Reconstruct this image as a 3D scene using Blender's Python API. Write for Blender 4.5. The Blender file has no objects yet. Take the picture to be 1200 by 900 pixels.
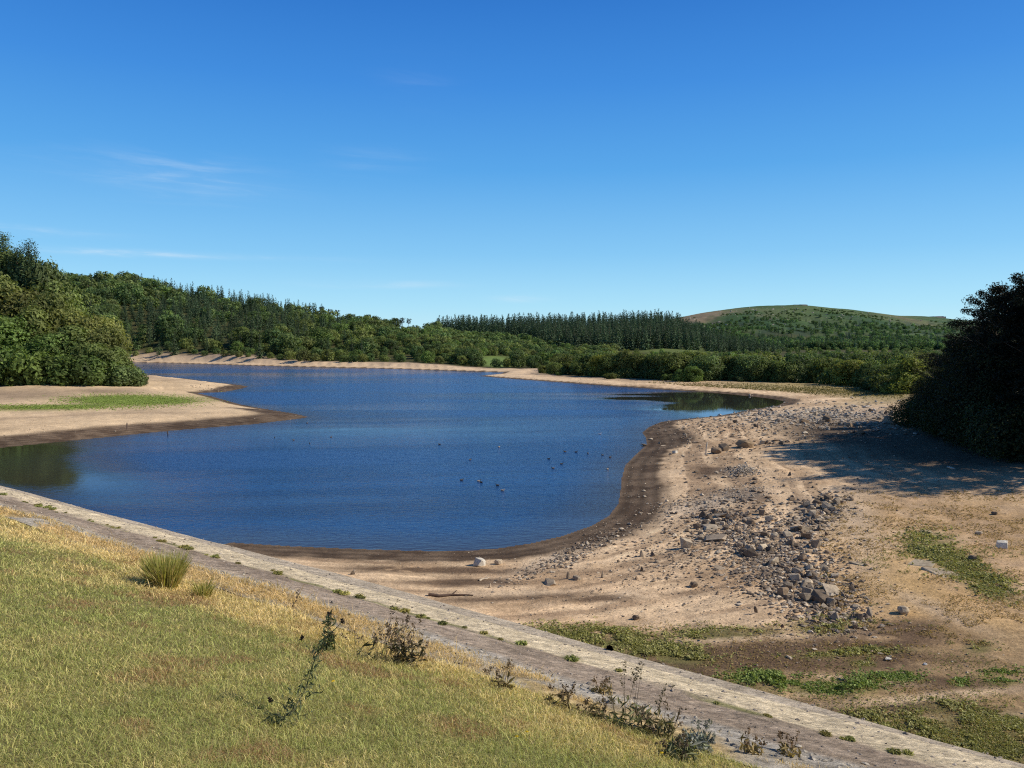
import bpy, bmesh, math, random
import numpy as np
from mathutils import Vector, Matrix

SC = bpy.context.scene
C = SC.collection
rng = np.random.default_rng(7)
random.seed(7)

# ------------------------------------------------------------------ camera model (real lens, standing on the dam bank)
F = 924.0; EYE = 14.0; PITCH = math.atan(50 / F)
cp, sp = math.cos(PITCH), math.sin(PITCH)

def ray(px, py):
    a = (px - 600) / F; b = (450 - py) / F
    return np.array([a, cp + b * sp, -sp + b * cp])

def at_z(px, py, z=0.0):
    d = ray(px, py); k = (z - EYE) / d[2]
    return np.array([d[0] * k, d[1] * k, z])

def pix(x, y, z):
    zz = z - EYE
    w = y * cp - zz * sp; v = y * sp + zz * cp
    w = np.maximum(w, 1e-3)
    return 600 + F * x / w, 450 - F * v / w

# ------------------------------------------------------------------ noise
def _hash(ix, iy, seed):
    n = (ix * 374761393 + iy * 668265263 + seed * 974711) & 0x7fffffff
    n = ((n ^ (n >> 13)) * 1274126177) & 0x7fffffff
    return ((n ^ (n >> 16)) & 0xffff) / 65535.0

def vnoise(x, y, seed=0):
    x = np.asarray(x, float); y = np.asarray(y, float)
    ix = np.floor(x).astype(np.int64); iy = np.floor(y).astype(np.int64)
    fx = x - ix; fy = y - iy
    fx = fx * fx * (3 - 2 * fx); fy = fy * fy * (3 - 2 * fy)
    a = _hash(ix, iy, seed); b = _hash(ix + 1, iy, seed); c = _hash(ix, iy + 1, seed); d = _hash(ix + 1, iy + 1, seed)
    return (a * (1 - fx) + b * fx) * (1 - fy) + (c * (1 - fx) + d * fx) * fy

def fbm(x, y, seed=0, octv=4):
    s = 0; amp = .5; tot = 0
    for k in range(octv):
        s = s + amp * vnoise(x * 2 ** k + 17.3 * k, y * 2 ** k - 9.1 * k, seed + k); tot += amp; amp *= .5
    return s / tot

def sstep(a, b, x):
    t = np.clip((np.asarray(x, float) - a) / (b - a), 0, 1)
    return t * t * (3 - 2 * t)

# ------------------------------------------------------------------ shoreline of the shrunken lake
SN = np.array([0.604, 0.797]); ST = np.array([0.797, -0.604])   # across and along the dam
def st_xy(s, t): return s * SN[0] + t * ST[0], s * SN[1] + t * ST[1]

shore_px = [(-260, 548), (-100, 537), (0, 525), (60, 519), (100, 515), (200, 505), (300, 497), (358, 490), (362, 488.5), (345, 484.5),
            (330, 482), (305, 478), (280, 473.5), (264, 469), (250, 465), (230, 460.5), (262, 459.5), (285, 455), (291, 453), (280, 451), (250, 448), (215, 443.5),
            (165, 440), (120, 438.5), (60, 437), (60, 425), (110, 424), (155, 424.5), (220, 426), (300, 428.5), (360, 430), (430, 431.5), (500, 433.5),
            (560, 435.5), (592, 436.3), (585, 438.5), (562, 440.5), (575, 442), (635, 446.5), (710, 452), (785, 457), (840, 460.5), (880, 464.5), (905, 467.5), (921, 470.5),
            (912, 475), (882, 480), (840, 487.5), (800, 491), (775, 494), (760, 500), (752, 507), (757, 514), (757, 521), (745, 532), (732, 545), (728, 560),
            (727, 572), (724, 590), (713, 604), (692, 616), (657, 628), (620, 636.5), (580, 642.5), (540, 645), (490, 645), (440, 643.5), (400, 642), (340, 639.5), (275, 635.5)]
POLY = [at_z(*q)[:2] for q in shore_px]
POLY += [np.array(st_xy(25, -52)), np.array(st_xy(24.5, -90)), np.array(st_xy(24.5, -118))]
POLY = np.array(POLY)

def sdist(x, y):
    """signed distance to the shoreline, positive on land"""
    x = np.asarray(x, float).ravel(); y = np.asarray(y, float).ravel()
    best = np.full(x.shape, 1e18); inside = np.zeros(x.shape, bool)
    n = len(POLY)
    for i in range(n):
        ax, ay = POLY[i]; bx, by = POLY[(i + 1) % n]
        ex, ey = bx - ax, by - ay
        t = np.clip(((x - ax) * ex + (y - ay) * ey) / (ex * ex + ey * ey + 1e-12), 0, 1)
        dx = x - ax - t * ex; dy = y - ay - t * ey
        best = np.minimum(best, dx * dx + dy * dy)
        cond = (ay > y) != (by > y)
        xi = ax + (y - ay) * ex / (ey if abs(ey) > 1e-12 else 1e-12)
        inside ^= cond & (x < xi)
    d = np.sqrt(best)
    return np.where(inside, -d, d)

# ------------------------------------------------------------------ terrain table beyond the beach: bearing columns, (distance, height or image row)
def yz(Y, py): return EYE + (400 - py) * Y / F
cols = {
 -900: [(150, 8), (300, 50), (600, 75), (900, 85), (2500, 60)],
 -300: [(180, 5), (290, 42), (420, 50), (900, 85), (2500, 60)],
 -100: [(188, 2.6), (212, 4), (290, 33), (400, 40), (600, 50), (850, 76), (2500, 60)],
 0: [(188, 2.4), (206, 3), (285, 27), (400, 32), (600, 45), (850, 75), (2500, 60)],
 50: [(188, 2.3), (208, 3), (280, 16), (340, 14), (535, 3), (850, yz(850, 329)), (2500, 60)],
 100: [(188, 2.2), (212, 2.6), (262, 7), (300, 6), (330, 2), (535, 3), (850, yz(850, 331)), (2500, 60)],
 150: [(188, 1.6), (222, 2.0), (260, 1.8), (300, 1), (530, 2.5), (555, 4), (850, yz(850, 334)), (2500, 55)],
 220: [(200, 1.2), (505, 2.5), (530, 4), (830, yz(830, 345)), (2500, 45)],
 300: [(200, 1), (470, 2.5), (485, 4), (800, yz(800, 359)), (2500, 38)],
 350: [(200, 1), (460, 2.5), (480, 4), (780, yz(780, 369)), (2500, 32)],
 400: [(200, 1), (455, 2.5), (475, 4), (760, yz(760, 378)), (2500, 28)],
 450: [(200, 1), (445, 2.5), (465, 4), (740, yz(740, 383.5)), (900, 22), (2500, 25)],
 500: [(200, 1), (430, 2.5), (450, 4), (720, yz(720, 386.5)), (1000, 22), (2500, 25)],
 550: [(200, .6), (370, .6), (430, 1.5), (520, 4), (650, 9), (800, 15), (900, 22), (1050, 27), (2500, 25)],
 600: [(200, .6), (340, .6), (430, 1.5), (520, 3), (650, 7), (800, 16), (1050, 29), (2500, 28)],
 650: [(200, .6), (300, .7), (420, 1.5), (600, 3), (690, 5.5), (1020, 30), (2500, 30)],
 700: [(200, .6), (260, .6), (310, 1.0), (450, 1.5), (640, 4), (690, 7), (1000, 31), (1200, 25), (2500, 45)],
 780: [(200, .6), (230, .5), (270, 1), (450, 1), (600, 3), (650, 6), (950, 33), (1200, 22), (1600, 36), (2000, yz(2000, 375)), (2600, 60)],
 830: [(200, .6), (220, .5), (262, 1), (450, 1), (600, 2), (700, 5), (900, 17), (1200, 17), (1600, 48), (2000, yz(2000, 365)), (2700, 70)],
 870: [(200, .5), (258, 1), (450, 1), (700, 3), (900, 8), (1200, 15), (1500, 42), (2000, yz(2000, 359.5)), (2700, 85)],
 930: [(190, .6), (252, 1), (450, 1), (900, 6), (1200, 15), (1500, 42), (2000, yz(2000, 356.5)), (2700, 90)],
 1000: [(185, .8), (225, 1.2), (450, 1), (900, 6), (1200, 15), (1500, 38), (2000, yz(2000, 363)), (2700, 94)],
 1060: [(150, 1.5), (200, 1.4), (450, 1.5), (900, 5), (1200, 14), (1500, 31), (2000, yz(2000, 371.5)), (2700, yz(2700, 370))],
 1090: [(150, 2.5), (200, 2), (450, 2.5), (900, 5), (1200, 14), (1500, 29), (2000, yz(2000, 375)), (2700, yz(2700, 370.5))],
 1120: [(140, 3), (200, 3), (450, 4), (900, 7), (1200, 14), (1500, 27), (2000, yz(2000, 379)), (2700, yz(2700, 374.5))],
 1200: [(100, 4), (150, 5), (200, 6), (450, 6), (900, 8), (1500, 25), (2000, 60), (2700, 74)],
 1500: [(60, 5), (100, 9), (200, 13), (900, 15), (2000, 55), (2700, 60)],
}
UG = np.arange(-1.7, 1.7001, 0.01); LG = np.linspace(math.log(40), math.log(9000), 260)
ck = sorted(cols); cu = np.array([(k - 600) / F for k in ck])
prof = np.array([np.interp(LG, np.log([p[0] for p in cols[k]]), [p[1] for p in cols[k]]) for k in ck])
TAB = np.array([[0.0] * len(LG)] * len(UG))
for j in range(len(LG)):
    TAB[:, j] = np.interp(UG, cu, prof[:, j])
ker = np.exp(-np.linspace(-2, 2, 7) ** 2 / 1.6); ker /= ker.sum()
pad = np.pad(TAB, ((3, 3), (0, 0)), mode='edge')
TAB = sum(ker[i] * pad[i:i + len(UG)] for i in range(7))

def table(x, y):
    yy = np.maximum(y, 41.0)
    u = np.clip((x / yy - UG[0]) / 0.01, 0, len(UG) - 1.001)
    v = np.clip((np.log(yy) - LG[0]) / (LG[1] - LG[0]), 0, len(LG) - 1.001)
    iu = u.astype(int); iv = v.astype(int); fu = u - iu; fv = v - iv
    return (TAB[iu, iv] * (1 - fu) + TAB[iu + 1, iv] * fu) * (1 - fv) + (TAB[iu, iv + 1] * (1 - fu) + TAB[iu + 1, iv + 1] * fu) * fv

def land(x, y, sd=None):
    x = np.asarray(x, float).ravel(); y = np.asarray(y, float).ravel()
    if sd is None: sd = sdist(x, y)
    pos = np.maximum(sd, 0)
    wl = sstep(-28, 6, x); zn = (2.5 + .7 * wl) * (1 - np.exp(-pos / (24. + 6 * wl))) + .02 * np.maximum(x - 60, 0)
    lo = 165. - 30 * wl
    w = sstep(lo, lo + 40, y)
    L = zn * (1 - w) + table(x, y) * w
    b = .11 * np.minimum(pos, 10) + .7 * np.maximum(pos - 10, 0)
    k = .25 + .02 * b
    h = np.clip(.5 + .5 * (b - L) / k, 0, 1)
    Z = b * (1 - h) + L * h - k * h * (1 - h)
    Z = np.minimum(Z, b)
    nz = (fbm(x * .09, y * .09, 3) - .5) * .5 + (fbm(x * .5, y * .5, 5, 3) - .5) * .22
    Z = Z + nz * sstep(1.0, 9, pos) * np.where(y > 300, 1.5, 1)
    rough = sstep(900, 1500, y)
    Z = Z + rough * ((fbm(x * .012, y * .012, 21, 5) - .5) * 16 + (fbm(x * .05, y * .05, 25, 3) - .5) * 5) * sstep(2000, 1700, y) * 1.0
    return np.where(sd > 0, np.maximum(Z, .004 * pos), np.maximum(.13 * sd, -5.0))

# the dam: crest, mown slope, bench with a worn track, pitched stone face
S_GR, S_ED = 7.39, 10.33
def s_edge(t): return S_ED + .3 * np.exp(-((t + 12) / 6.) ** 2) + .12 * (fbm(t * .3 + 50, t * 0 + 3, 8, 3) - .5)
def dam(s, t):
    s = np.asarray(s, float); t = np.asarray(t, float)
    se = s_edge(t)
    z = np.where(s < 0, 12.3, 12.3 - .33 * np.minimum(s, S_GR))
    z = z - .2 * np.clip(s - S_GR, 0, None) + .2 * np.clip(s - se, 0, None) - .67 * np.clip(s - se, 0, None)
    z = z + .16 * (fbm(s * .35, t * .35, 31, 3) - .5) * sstep(-1, 2, s) * sstep(10, 8, s) + .09 * (fbm(s * 1.7, t * .9, 35, 3) - .5) * sstep(6.6, 7.8, s) * sstep(10.4, 9.8, s)
    return z
def surf(x, y):
    x = np.atleast_1d(np.asarray(x, float)); y = np.atleast_1d(np.asarray(y, float))
    s = x * SN[0] + y * SN[1]; t = x * ST[0] + y * ST[1]
    return np.maximum(land(x, y), dam(s, t))

_ks = np.exp(np.linspace(math.log(3.0), math.log(3500), 1500))
def hit(px, py, far=None):
    """the point where the line of sight through a photo position meets the ground"""
    d = ray(px, py); P = d[None, :] * _ks[:, None]
    z = surf(P[:, 0], P[:, 1]); dz = P[:, 2] + EYE - z
    i = int(np.argmax(dz < 0)) if (dz < 0).any() else len(_ks) - 1
    i = max(i, 1); f = dz[i - 1] / (dz[i - 1] - dz[i] + 1e-9); k = _ks[i - 1] + (_ks[i] - _ks[i - 1]) * f
    q = d * k
    return Vector((q[0], q[1], float(surf(q[0], q[1])[0])))
def ground(x, y): return float(surf(x, y)[0])

# ------------------------------------------------------------------ mesh helpers
def mesh(name, V, faces, mat=None, col=None, smooth=False):
    """faces: list of (n,k) integer arrays; col: per-vertex rgb"""
    me = bpy.data.meshes.new(name)
    V = np.ascontiguousarray(V, np.float32)
    me.vertices.add(len(V)); me.vertices.foreach_set('co', V.ravel())
    faces = [np.asarray(f, np.int32) for f in faces if len(f)]
    tot = np.concatenate([np.full(len(f), f.shape[1], np.int32) for f in faces])
    idx = np.concatenate([f.ravel() for f in faces])
    me.loops.add(len(idx)); me.loops.foreach_set('vertex_index', idx)
    me.polygons.add(len(tot)); me.polygons.foreach_set('loop_start', np.concatenate([[0], np.cumsum(tot)[:-1]]).astype(np.int32))
    me.update(calc_edges=True)
    if smooth: me.polygons.foreach_set('use_smooth', np.ones(len(tot), bool))
    else: me.polygons.foreach_set('use_smooth', np.zeros(len(tot), bool))
    if col is not None:
        a = me.attributes.new('tint', 'FLOAT_COLOR', 'POINT')
        c = np.ones((len(V), 4), np.float32); c[:, :3] = col
        a.data.foreach_set('color', c.ravel())
    if mat: me.materials.append(mat)
    return me

def obj(name, me, parent=None, loc=None):
    o = bpy.data.objects.new(name, me); C.objects.link(o)
    if parent is not None: o.parent = parent
    if loc is not None: o.location = loc
    return o
def tag(o, label=None, cat=None, group=None, kind=None):
    for k, v in (('label', label), ('category', cat), ('group', group), ('kind', kind)):
        if v: o[k] = v
    return o
def empty(name, loc=(0, 0, 0), rz=0, s=1):
    o = bpy.data.objects.new(name, None); C.objects.link(o)
    o.location = loc; o.rotation_euler = (0, 0, rz); o.empty_display_size = .3
    o.scale = (s, s, s) if not isinstance(s, tuple) else s
    return o

def tube(pts, radii, n=6):
    pts = np.asarray(pts, float); V = []; Fc = []
    for i, p in enumerate(pts):
        d = pts[min(i + 1, len(pts) - 1)] - pts[max(i - 1, 0)]; d = d / (np.linalg.norm(d) + 1e-9)
        a = np.cross(d, [0.31, .92, .2]); a /= np.linalg.norm(a) + 1e-9; b = np.cross(d, a)
        for k in range(n):
            th = 2 * math.pi * k / n
            V.append(p + radii[i] * (math.cos(th) * a + math.sin(th) * b))
    for i in range(len(pts) - 1):
        for k in range(n):
            Fc.append((i * n + k, i * n + (k + 1) % n, (i + 1) * n + (k + 1) % n, (i + 1) * n + k))
    return np.array(V), np.array(Fc, int)
class Acc:
    def __init__(s): s.V = []; s.F = {}; s.C = []; s.n = 0
    def add(s, V, Fc, col=(1, 1, 1)):
        V = np.asarray(V); Fc = np.asarray(Fc, int)
        s.V.append(V); s.F.setdefault(Fc.shape[1], []).append(Fc + s.n)
        c = np.asarray(col, float); s.C.append(np.broadcast_to(c, (len(V), 3)) if c.ndim == 1 else c); s.n += len(V)
    def build(s, name, mat, smooth=False):
        return mesh(name, np.concatenate(s.V), [np.concatenate(f) for f in s.F.values()], mat, np.concatenate(s.C), smooth)

def cards(P, N, L, W, col, r, spin=True):
    """leaf cards: a pointed four-cornered face at every point P, facing N"""
    n = len(P); N = N / (np.linalg.norm(N, axis=1, keepdims=True) + 1e-9)
    R = r.normal(size=(n, 3)); A = np.cross(N, R); A /= np.linalg.norm(A, axis=1, keepdims=True) + 1e-9
    B = np.cross(N, A); L = np.broadcast_to(np.asarray(L, float), (n,))[:, None]; W = np.broadcast_to(np.asarray(W, float), (n,))[:, None]
    bend = N * L * .18
    V = np.stack([P - A * L, P + B * W + bend, P + A * L, P - B * W + bend], 1).reshape(-1, 3)
    Fq = np.arange(4 * n).reshape(n, 4)
    return V, Fq, np.repeat(col, 4, 0)

# ------------------------------------------------------------------ materials
def mat(name):
    m = bpy.data.materials.new(name); m.use_nodes = True
    nt = m.node_tree; nt.nodes.clear()
    out = nt.nodes.new('ShaderNodeOutputMaterial')
    return m, nt, out
def nd(nt, t, **kw):
    n = nt.nodes.new(t)
    for k, v in kw.items():
        if k in n.bl_rna.properties: setattr(n, k, v)
        else: n.inputs[k.replace('_', ' ')].default_value = v
    return n
def mixrgb(nt, mode, fac, a, b):
    n = nt.nodes.new('ShaderNodeMix'); n.data_type = 'RGBA'; n.blend_type = mode
    for key, v in ((0, fac), (6, a), (7, b)):
        if hasattr(v, 'is_linked') or hasattr(v, 'links'): nt.links.new(v, n.inputs[key])
        else: n.inputs[key].default_value = v if not isinstance(v, tuple) else (*v, 1) if len(v) == 3 else v
    return n.outputs[2]
def ramp(nt, fac, stops):
    n = nt.nodes.new('ShaderNodeValToRGB'); nt.links.new(fac, n.inputs[0])
    e = n.color_ramp.elements
    while len(e) < len(stops): e.new(.5)
    for q, (p, c) in zip(e, stops): q.position = p; q.color = (*c, 1) if len(c) == 3 else c
    return n.outputs[0]
def noise(nt, vec, scale, detail=4, rough=.6, dist=0):
    n = nt.nodes.new('ShaderNodeTexNoise'); n.inputs['Scale'].default_value = scale; n.inputs['Detail'].default_value = detail
    n.inputs['Roughness'].default_value = rough; n.inputs['Distortion'].default_value = dist
    if vec is not None: nt.links.new(vec, n.inputs['Vector'])
    return n.outputs['Fac']
def pos(nt): return nt.nodes.new('ShaderNodeNewGeometry').outputs['Position']
def attr(nt): 
    a = nt.nodes.new('ShaderNodeAttribute'); a.attribute_name = 'tint'; return a.outputs['Color']
def mapping(nt, vec, scale=(1, 1, 1), rot=(0, 0, 0)):
    n = nt.nodes.new('ShaderNodeMapping'); n.inputs['Scale'].default_value = scale; n.inputs['Rotation'].default_value = rot
    nt.links.new(vec, n.inputs['Vector']); return n.outputs[0]

def ground_mat(name, fine=((18, .55), (3.2, .35)), bump=.5, bscale=9, stretch=None, rot=0):
    m, nt, out = mat(name); p = pos(nt)
    if stretch: p2 = mapping(nt, p, stretch, (0, 0, rot))
    else: p2 = p
    c = attr(nt)
    for sc, amt in fine:
        r = ramp(nt, noise(nt, p2, sc, 6, .7), [(.25, (1 - amt,) * 3), (.75, (1 + amt * .9,) * 3)])
        c = mixrgb(nt, 'MULTIPLY', 1.0, c, r)
    b = nd(nt, 'ShaderNodeBsdfPrincipled'); b.inputs['Roughness'].default_value = .95; b.inputs['Specular IOR Level'].default_value = .1
    nt.links.new(c, b.inputs['Base Color'])
    bp = nd(nt, 'ShaderNodeBump', Strength=bump, Distance=.06)
    nt.links.new(noise(nt, p2, bscale, 8, .7), bp.inputs['Height']); nt.links.new(bp.outputs[0], b.inputs['Normal'])
    nt.links.new(b.outputs[0], out.inputs[0])
    return m
M_ground = ground_mat('lake_bed_soil', ((14, .48), (4.5, .42), (1.0, .24), (.07, .3)), 1.0, 6)
M_track = ground_mat('worn_track', ((26, .6), (7, .5), (1.2, .2)), 1.0, 20, (.4, 1, 1), math.atan2(ST[0], ST[1]))
M_bank = ground_mat('turf_soil', ((30, .3), (6, .25)), .6, 30)

def foliage_mat(name, trans=.25, rough=.6):
    m, nt, out = mat(name)
    c = attr(nt); oi = nt.nodes.new('ShaderNodeObjectInfo')
    c = mixrgb(nt, 'MULTIPLY', 1.0, c, oi.outputs['Color'])
    hs = nt.nodes.new('ShaderNodeHueSaturation'); mr = nt.nodes.new('ShaderNodeMapRange')
    nt.links.new(oi.outputs['Random'], mr.inputs[0]); mr.inputs[3].default_value = .8; mr.inputs[4].default_value = 1.2
    nt.links.new(mr.outputs[0], hs.inputs['Value']); nt.links.new(c, hs.inputs['Color'])
    d = nd(nt, 'ShaderNodeBsdfPrincipled'); d.inputs['Roughness'].default_value = rough; d.inputs['Specular IOR Level'].default_value = .25
    nt.links.new(hs.outputs[0], d.inputs['Base Color'])
    t = nt.nodes.new('ShaderNodeBsdfTranslucent')
    tc = mixrgb(nt, 'MULTIPLY', 1.0, hs.outputs[0], (1.25, 1.3, .7)); nt.links.new(tc, t.inputs[0])
    mx = nt.nodes.new('ShaderNodeMixShader'); mx.inputs[0].default_value = trans
    nt.links.new(d.outputs[0], mx.inputs[1]); nt.links.new(t.outputs[0], mx.inputs[2]); nt.links.new(mx.outputs[0], out.inputs[0])
    return m
M_leaf = foliage_mat('foliage', .38); M_needle = foliage_mat('needles', .22); M_grass = foliage_mat('grass_blades', .35, .5); M_weed = foliage_mat('weed_leaves', .25)
def bark_mat():
    m, nt, out = mat('bark'); p = pos(nt)
    b = nd(nt, 'ShaderNodeBsdfPrincipled'); b.inputs['Roughness'].default_value = .9
    nt.links.new(ramp(nt, noise(nt, p, 6, 6), [(.3, (.05, .038, .027)), (.7, (.16, .13, .1))]), b.inputs['Base Color'])
    nt.links.new(b.outputs[0], out.inputs[0]); return m
M_bark = bark_mat()
def rock_mat(name):
    m, nt, out = mat(name); tc = nt.nodes.new('ShaderNodeTexCoord').outputs['Object']
    oi = nt.nodes.new('ShaderNodeObjectInfo')
    r = ramp(nt, noise(nt, tc, 2.2, 8, .7), [(.3, (.6, .57, .53)), (.55, (1, .98, .94)), (.8, (1.3, 1.26, 1.18))])
    r2 = ramp(nt, noise(nt, tc, 14, 3, .7), [(.3, (.75,) * 3), (.7, (1.15,) * 3)])
    c = mixrgb(nt, 'MULTIPLY', 1, mixrgb(nt, 'MULTIPLY', 1, r, r2), oi.outputs['Color'])
    b = nd(nt, 'ShaderNodeBsdfPrincipled'); b.inputs['Roughness'].default_value = .9; b.inputs['Specular IOR Level'].default_value = .2
    nt.links.new(c, b.inputs['Base Color'])
    bp = nd(nt, 'ShaderNodeBump', Strength=.6, Distance=.05); nt.links.new(noise(nt, tc, 6, 8, .7), bp.inputs['Height']); nt.links.new(bp.outputs[0], b.inputs['Normal'])
    nt.links.new(b.outputs[0], out.inputs[0]); return m
M_rock = rock_mat('granite')
def tint_mat(name, rough=.9):
    m, nt, out = mat(name); p = pos(nt)
    c = mixrgb(nt, 'MULTIPLY', 1, attr(nt), ramp(nt, noise(nt, p, 9, 6, .7), [(.25, (.65,) * 3), (.75, (1.3,) * 3)]))
    b = nd(nt, 'ShaderNodeBsdfPrincipled'); b.inputs['Roughness'].default_value = rough; b.inputs['Specular IOR Level'].default_value = .2
    nt.links.new(c, b.inputs['Base Color']); nt.links.new(b.outputs[0], out.inputs[0]); return m
M_rubble = tint_mat('rubble_stone'); M_plain = tint_mat('plain_tint', .7)

# ------------------------------------------------------------------ camera, sun, sky
SUN_EL, SUN_DIR = 37.0, (0.998, -0.04)
cam = bpy.data.cameras.new('camera'); co = obj('camera', cam)
cam.sensor_width = 36; cam.lens = 36 * F / 1200; cam.clip_start = .2; cam.clip_end = 30000
co.location = (0, 0, EYE); co.rotation_euler = (math.pi / 2 - PITCH, 0, 0); SC.camera = co
sd_ = Vector((SUN_DIR[0], SUN_DIR[1], 0)).normalized() * math.cos(math.radians(SUN_EL)); sd_.z = math.sin(math.radians(SUN_EL))
sun = bpy.data.lights.new('sun', 'SUN'); sun.energy = 5.0; sun.angle = math.radians(.5); sun.color = (1, .90, .74)
so = obj('sun', sun); so.rotation_euler = sd_.to_track_quat('Z', 'Y').to_euler(); so.location = (60, 20, 80)

W = bpy.data.worlds.new('World'); SC.world = W; W.use_nodes = True
nt = W.node_tree; nt.nodes.clear()
wo = nt.nodes.new('ShaderNodeOutputWorld'); bg = nt.nodes.new('ShaderNodeBackground'); bg.inputs[1].default_value = .1
sky = nt.nodes.new('ShaderNodeTexSky'); sky.sky_type = 'NISHITA'; sky.sun_disc = False
sky.sun_elevation = math.radians(SUN_EL); sky.sun_rotation = math.atan2(SUN_DIR[0], SUN_DIR[1])
sky.altitude = 200; sky.air_density = 1.0; sky.dust_density = .15; sky.ozone_density = 3.0
hs = nt.nodes.new('ShaderNodeHueSaturation'); hs.inputs['Saturation'].default_value = 1.22; hs.inputs['Value'].default_value = 1.0
nt.links.new(sky.outputs[0], hs.inputs['Color'])
gm = nt.nodes.new('ShaderNodeGamma'); gm.inputs[1].default_value = 1.0
nt.links.new(hs.outputs[0], gm.inputs[0])
# thin cirrus, by azimuth and elevation
tc = nt.nodes.new('ShaderNodeTexCoord'); sx = nt.nodes.new('ShaderNodeSeparateXYZ'); nt.links.new(tc.outputs['Generated'], sx.inputs[0])
def mth(op, a, b=None, c=None):
    n = nt.nodes.new('ShaderNodeMath'); n.operation = op
    for i, v in enumerate((a, b, c)):
        if v is None: continue
        if isinstance(v, (int, float)): n.inputs[i].default_value = v
        else: nt.links.new(v, n.inputs[i])
    return n.outputs[0]
az = mth('ARCTAN2', sx.outputs[0], sx.outputs[1]); el = mth('ARCSINE', sx.outputs[2])
cv = nt.nodes.new('ShaderNodeCombineXYZ')
nt.links.new(mth('MULTIPLY', az, 5.0), cv.inputs[0]); nt.links.new(mth('MULTIPLY', mth('ADD', el, mth('MULTIPLY', az, .03)), 46.0), cv.inputs[1])
wisp = nt.nodes.new('ShaderNodeTexNoise'); wisp.inputs['Scale'].default_value = 1.3; wisp.inputs['Detail'].default_value = 6; wisp.inputs['Roughness'].default_value = .62; wisp.inputs['Distortion'].default_value = .5
nt.links.new(cv.outputs[0], wisp.inputs['Vector'])
wn = nt.nodes.new('ShaderNodeMapRange'); nt.links.new(wisp.outputs['Fac'], wn.inputs[0]); wn.inputs[1].default_value = .42; wn.inputs[2].default_value = .78; wn.interpolation_type = 'SMOOTHSTEP'
tot = None
for px, py, wx, wy, amt in ((195, 205, 95, 20, .42), (270, 222, 40, 9, .4), (185, 298, 125, 3.2, 1.1), (455, 333, 70, 4.5, .55), (612, 350, 30, 3.5, .8), (440, 190, 50, 14, .14), (490, 95, 40, 22, .07), (30, 270, 60, 5, .4)):
    d = ray(px, py); a0 = math.atan2(d[0], d[1]); e0 = math.asin(d[2] / np.linalg.norm(d))
    u = mth('DIVIDE', mth('SUBTRACT', az, a0), wx / F); v = mth('DIVIDE', mth('SUBTRACT', el, e0), wy / F)
    g = mth('MULTIPLY', mth('EXPONENT', mth('MULTIPLY', mth('ADD', mth('MULTIPLY', u, u), mth('MULTIPLY', v, v)), -1.0)), amt)
    tot = g if tot is None else mth('ADD', tot, g)
cl = mth('MULTIPLY', mth('MULTIPLY', mth('ADD', wn.outputs[0], .12), tot), .62)
fac = mth('MINIMUM', cl, .5)
deg = mth('MULTIPLY', el, 180 / math.pi / 40.0)
grad = ramp(nt, deg, [(0.0, (.50, .75, .93)), (.062, (.36, .66, .92)), (.155, (.215, .51, .87)), (.30, (.088, .345, .79)), (.44, (.044, .235, .71)), (.565, (.025, .168, .60)), (.75, (.012, .085, .32)), (1.0, (.006, .035, .13))])
grad10 = mixrgb(nt, 'MULTIPLY', 1.0, grad, (11.3, 12.1, 11.4))
skyc = mixrgb(nt, 'MIX', .80, gm.outputs[0], grad10)
cm = mixrgb(nt, 'MIX', fac, skyc, (7.6, 8.6, 9.4))
nt.links.new(cm, bg.inputs[0]); nt.links.new(bg.outputs[0], wo.inputs[0])

SC.view_settings.view_transform = 'Standard'; SC.view_settings.look = 'None'; SC.view_settings.exposure = 0; SC.view_settings.gamma = 1
SC.render.engine = 'CYCLES'; SC.cycles.max_bounces = 6; SC.cycles.transparent_max_bounces = 4; SC.cycles.use_denoising = False; SC.cycles.filter_width = 1.15; SC.cycles.sample_clamp_indirect = 3.0

# ------------------------------------------------------------------ the ground: one sheet from the lake bed to the horizon
az_f = np.linspace(-math.radians(40), math.radians(40), 880)
az_c = np.radians(np.array([-180, -150, -120, -95, -80, -65, -55, -47]))
AZ = np.concatenate([az_c, az_f, -az_c[::-1]])
r = [14.0]
while r[-1] < 9000: r.append(r[-1] * (1.0062 if r[-1] < 160 else 1.011 if r[-1] < 560 else 1.02 if r[-1] < 2900 else 1.2))
RR = np.array(r)
gx = (RR[:, None] * np.sin(AZ)[None, :]).ravel(); gy = (RR[:, None] * np.cos(AZ)[None, :]).ravel()
gsd = sdist(gx, gy); gz = land(gx, gy, gsd)
_la = len(az_c); _lr = np.log(RR)
def look(G, x, y):
    """reads a value off the ground sheet, between its corners"""
    x = np.atleast_1d(np.asarray(x, float)); y = np.atleast_1d(np.asarray(y, float))
    A = G.reshape(len(RR), len(AZ))[:, _la:_la + len(az_f)]
    u = np.clip((np.arctan2(x, y) - az_f[0]) / (az_f[1] - az_f[0]), 0, len(az_f) - 1.001); v = np.interp(np.log(np.hypot(x, y) + 1e-9), _lr, np.arange(len(RR))); v = np.clip(v, 0, len(RR) - 1.001)
    iu = u.astype(int); iv = v.astype(int); fu = u - iu; fv = v - iv
    return (A[iv, iu] * (1 - fu) + A[iv, iu + 1] * fu) * (1 - fv) + (A[iv + 1, iu] * (1 - fu) + A[iv + 1, iu + 1] * fu) * fv
def quick(x, y): return look(gz, x, y)
def qsd(x, y): return float(look(gsd, x, y)[0])
def surf(x, y):
    x = np.atleast_1d(np.asarray(x, float)); y = np.atleast_1d(np.asarray(y, float))
    return np.maximum(quick(x, y), dam(x * SN[0] + y * SN[1], x * ST[0] + y * ST[1]))
def ground(x, y): 
    if y > 60: return float(quick(x, y)[0])
    return float(surf(x, y)[0])
gs = gx * SN[0] + gy * SN[1]
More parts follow.
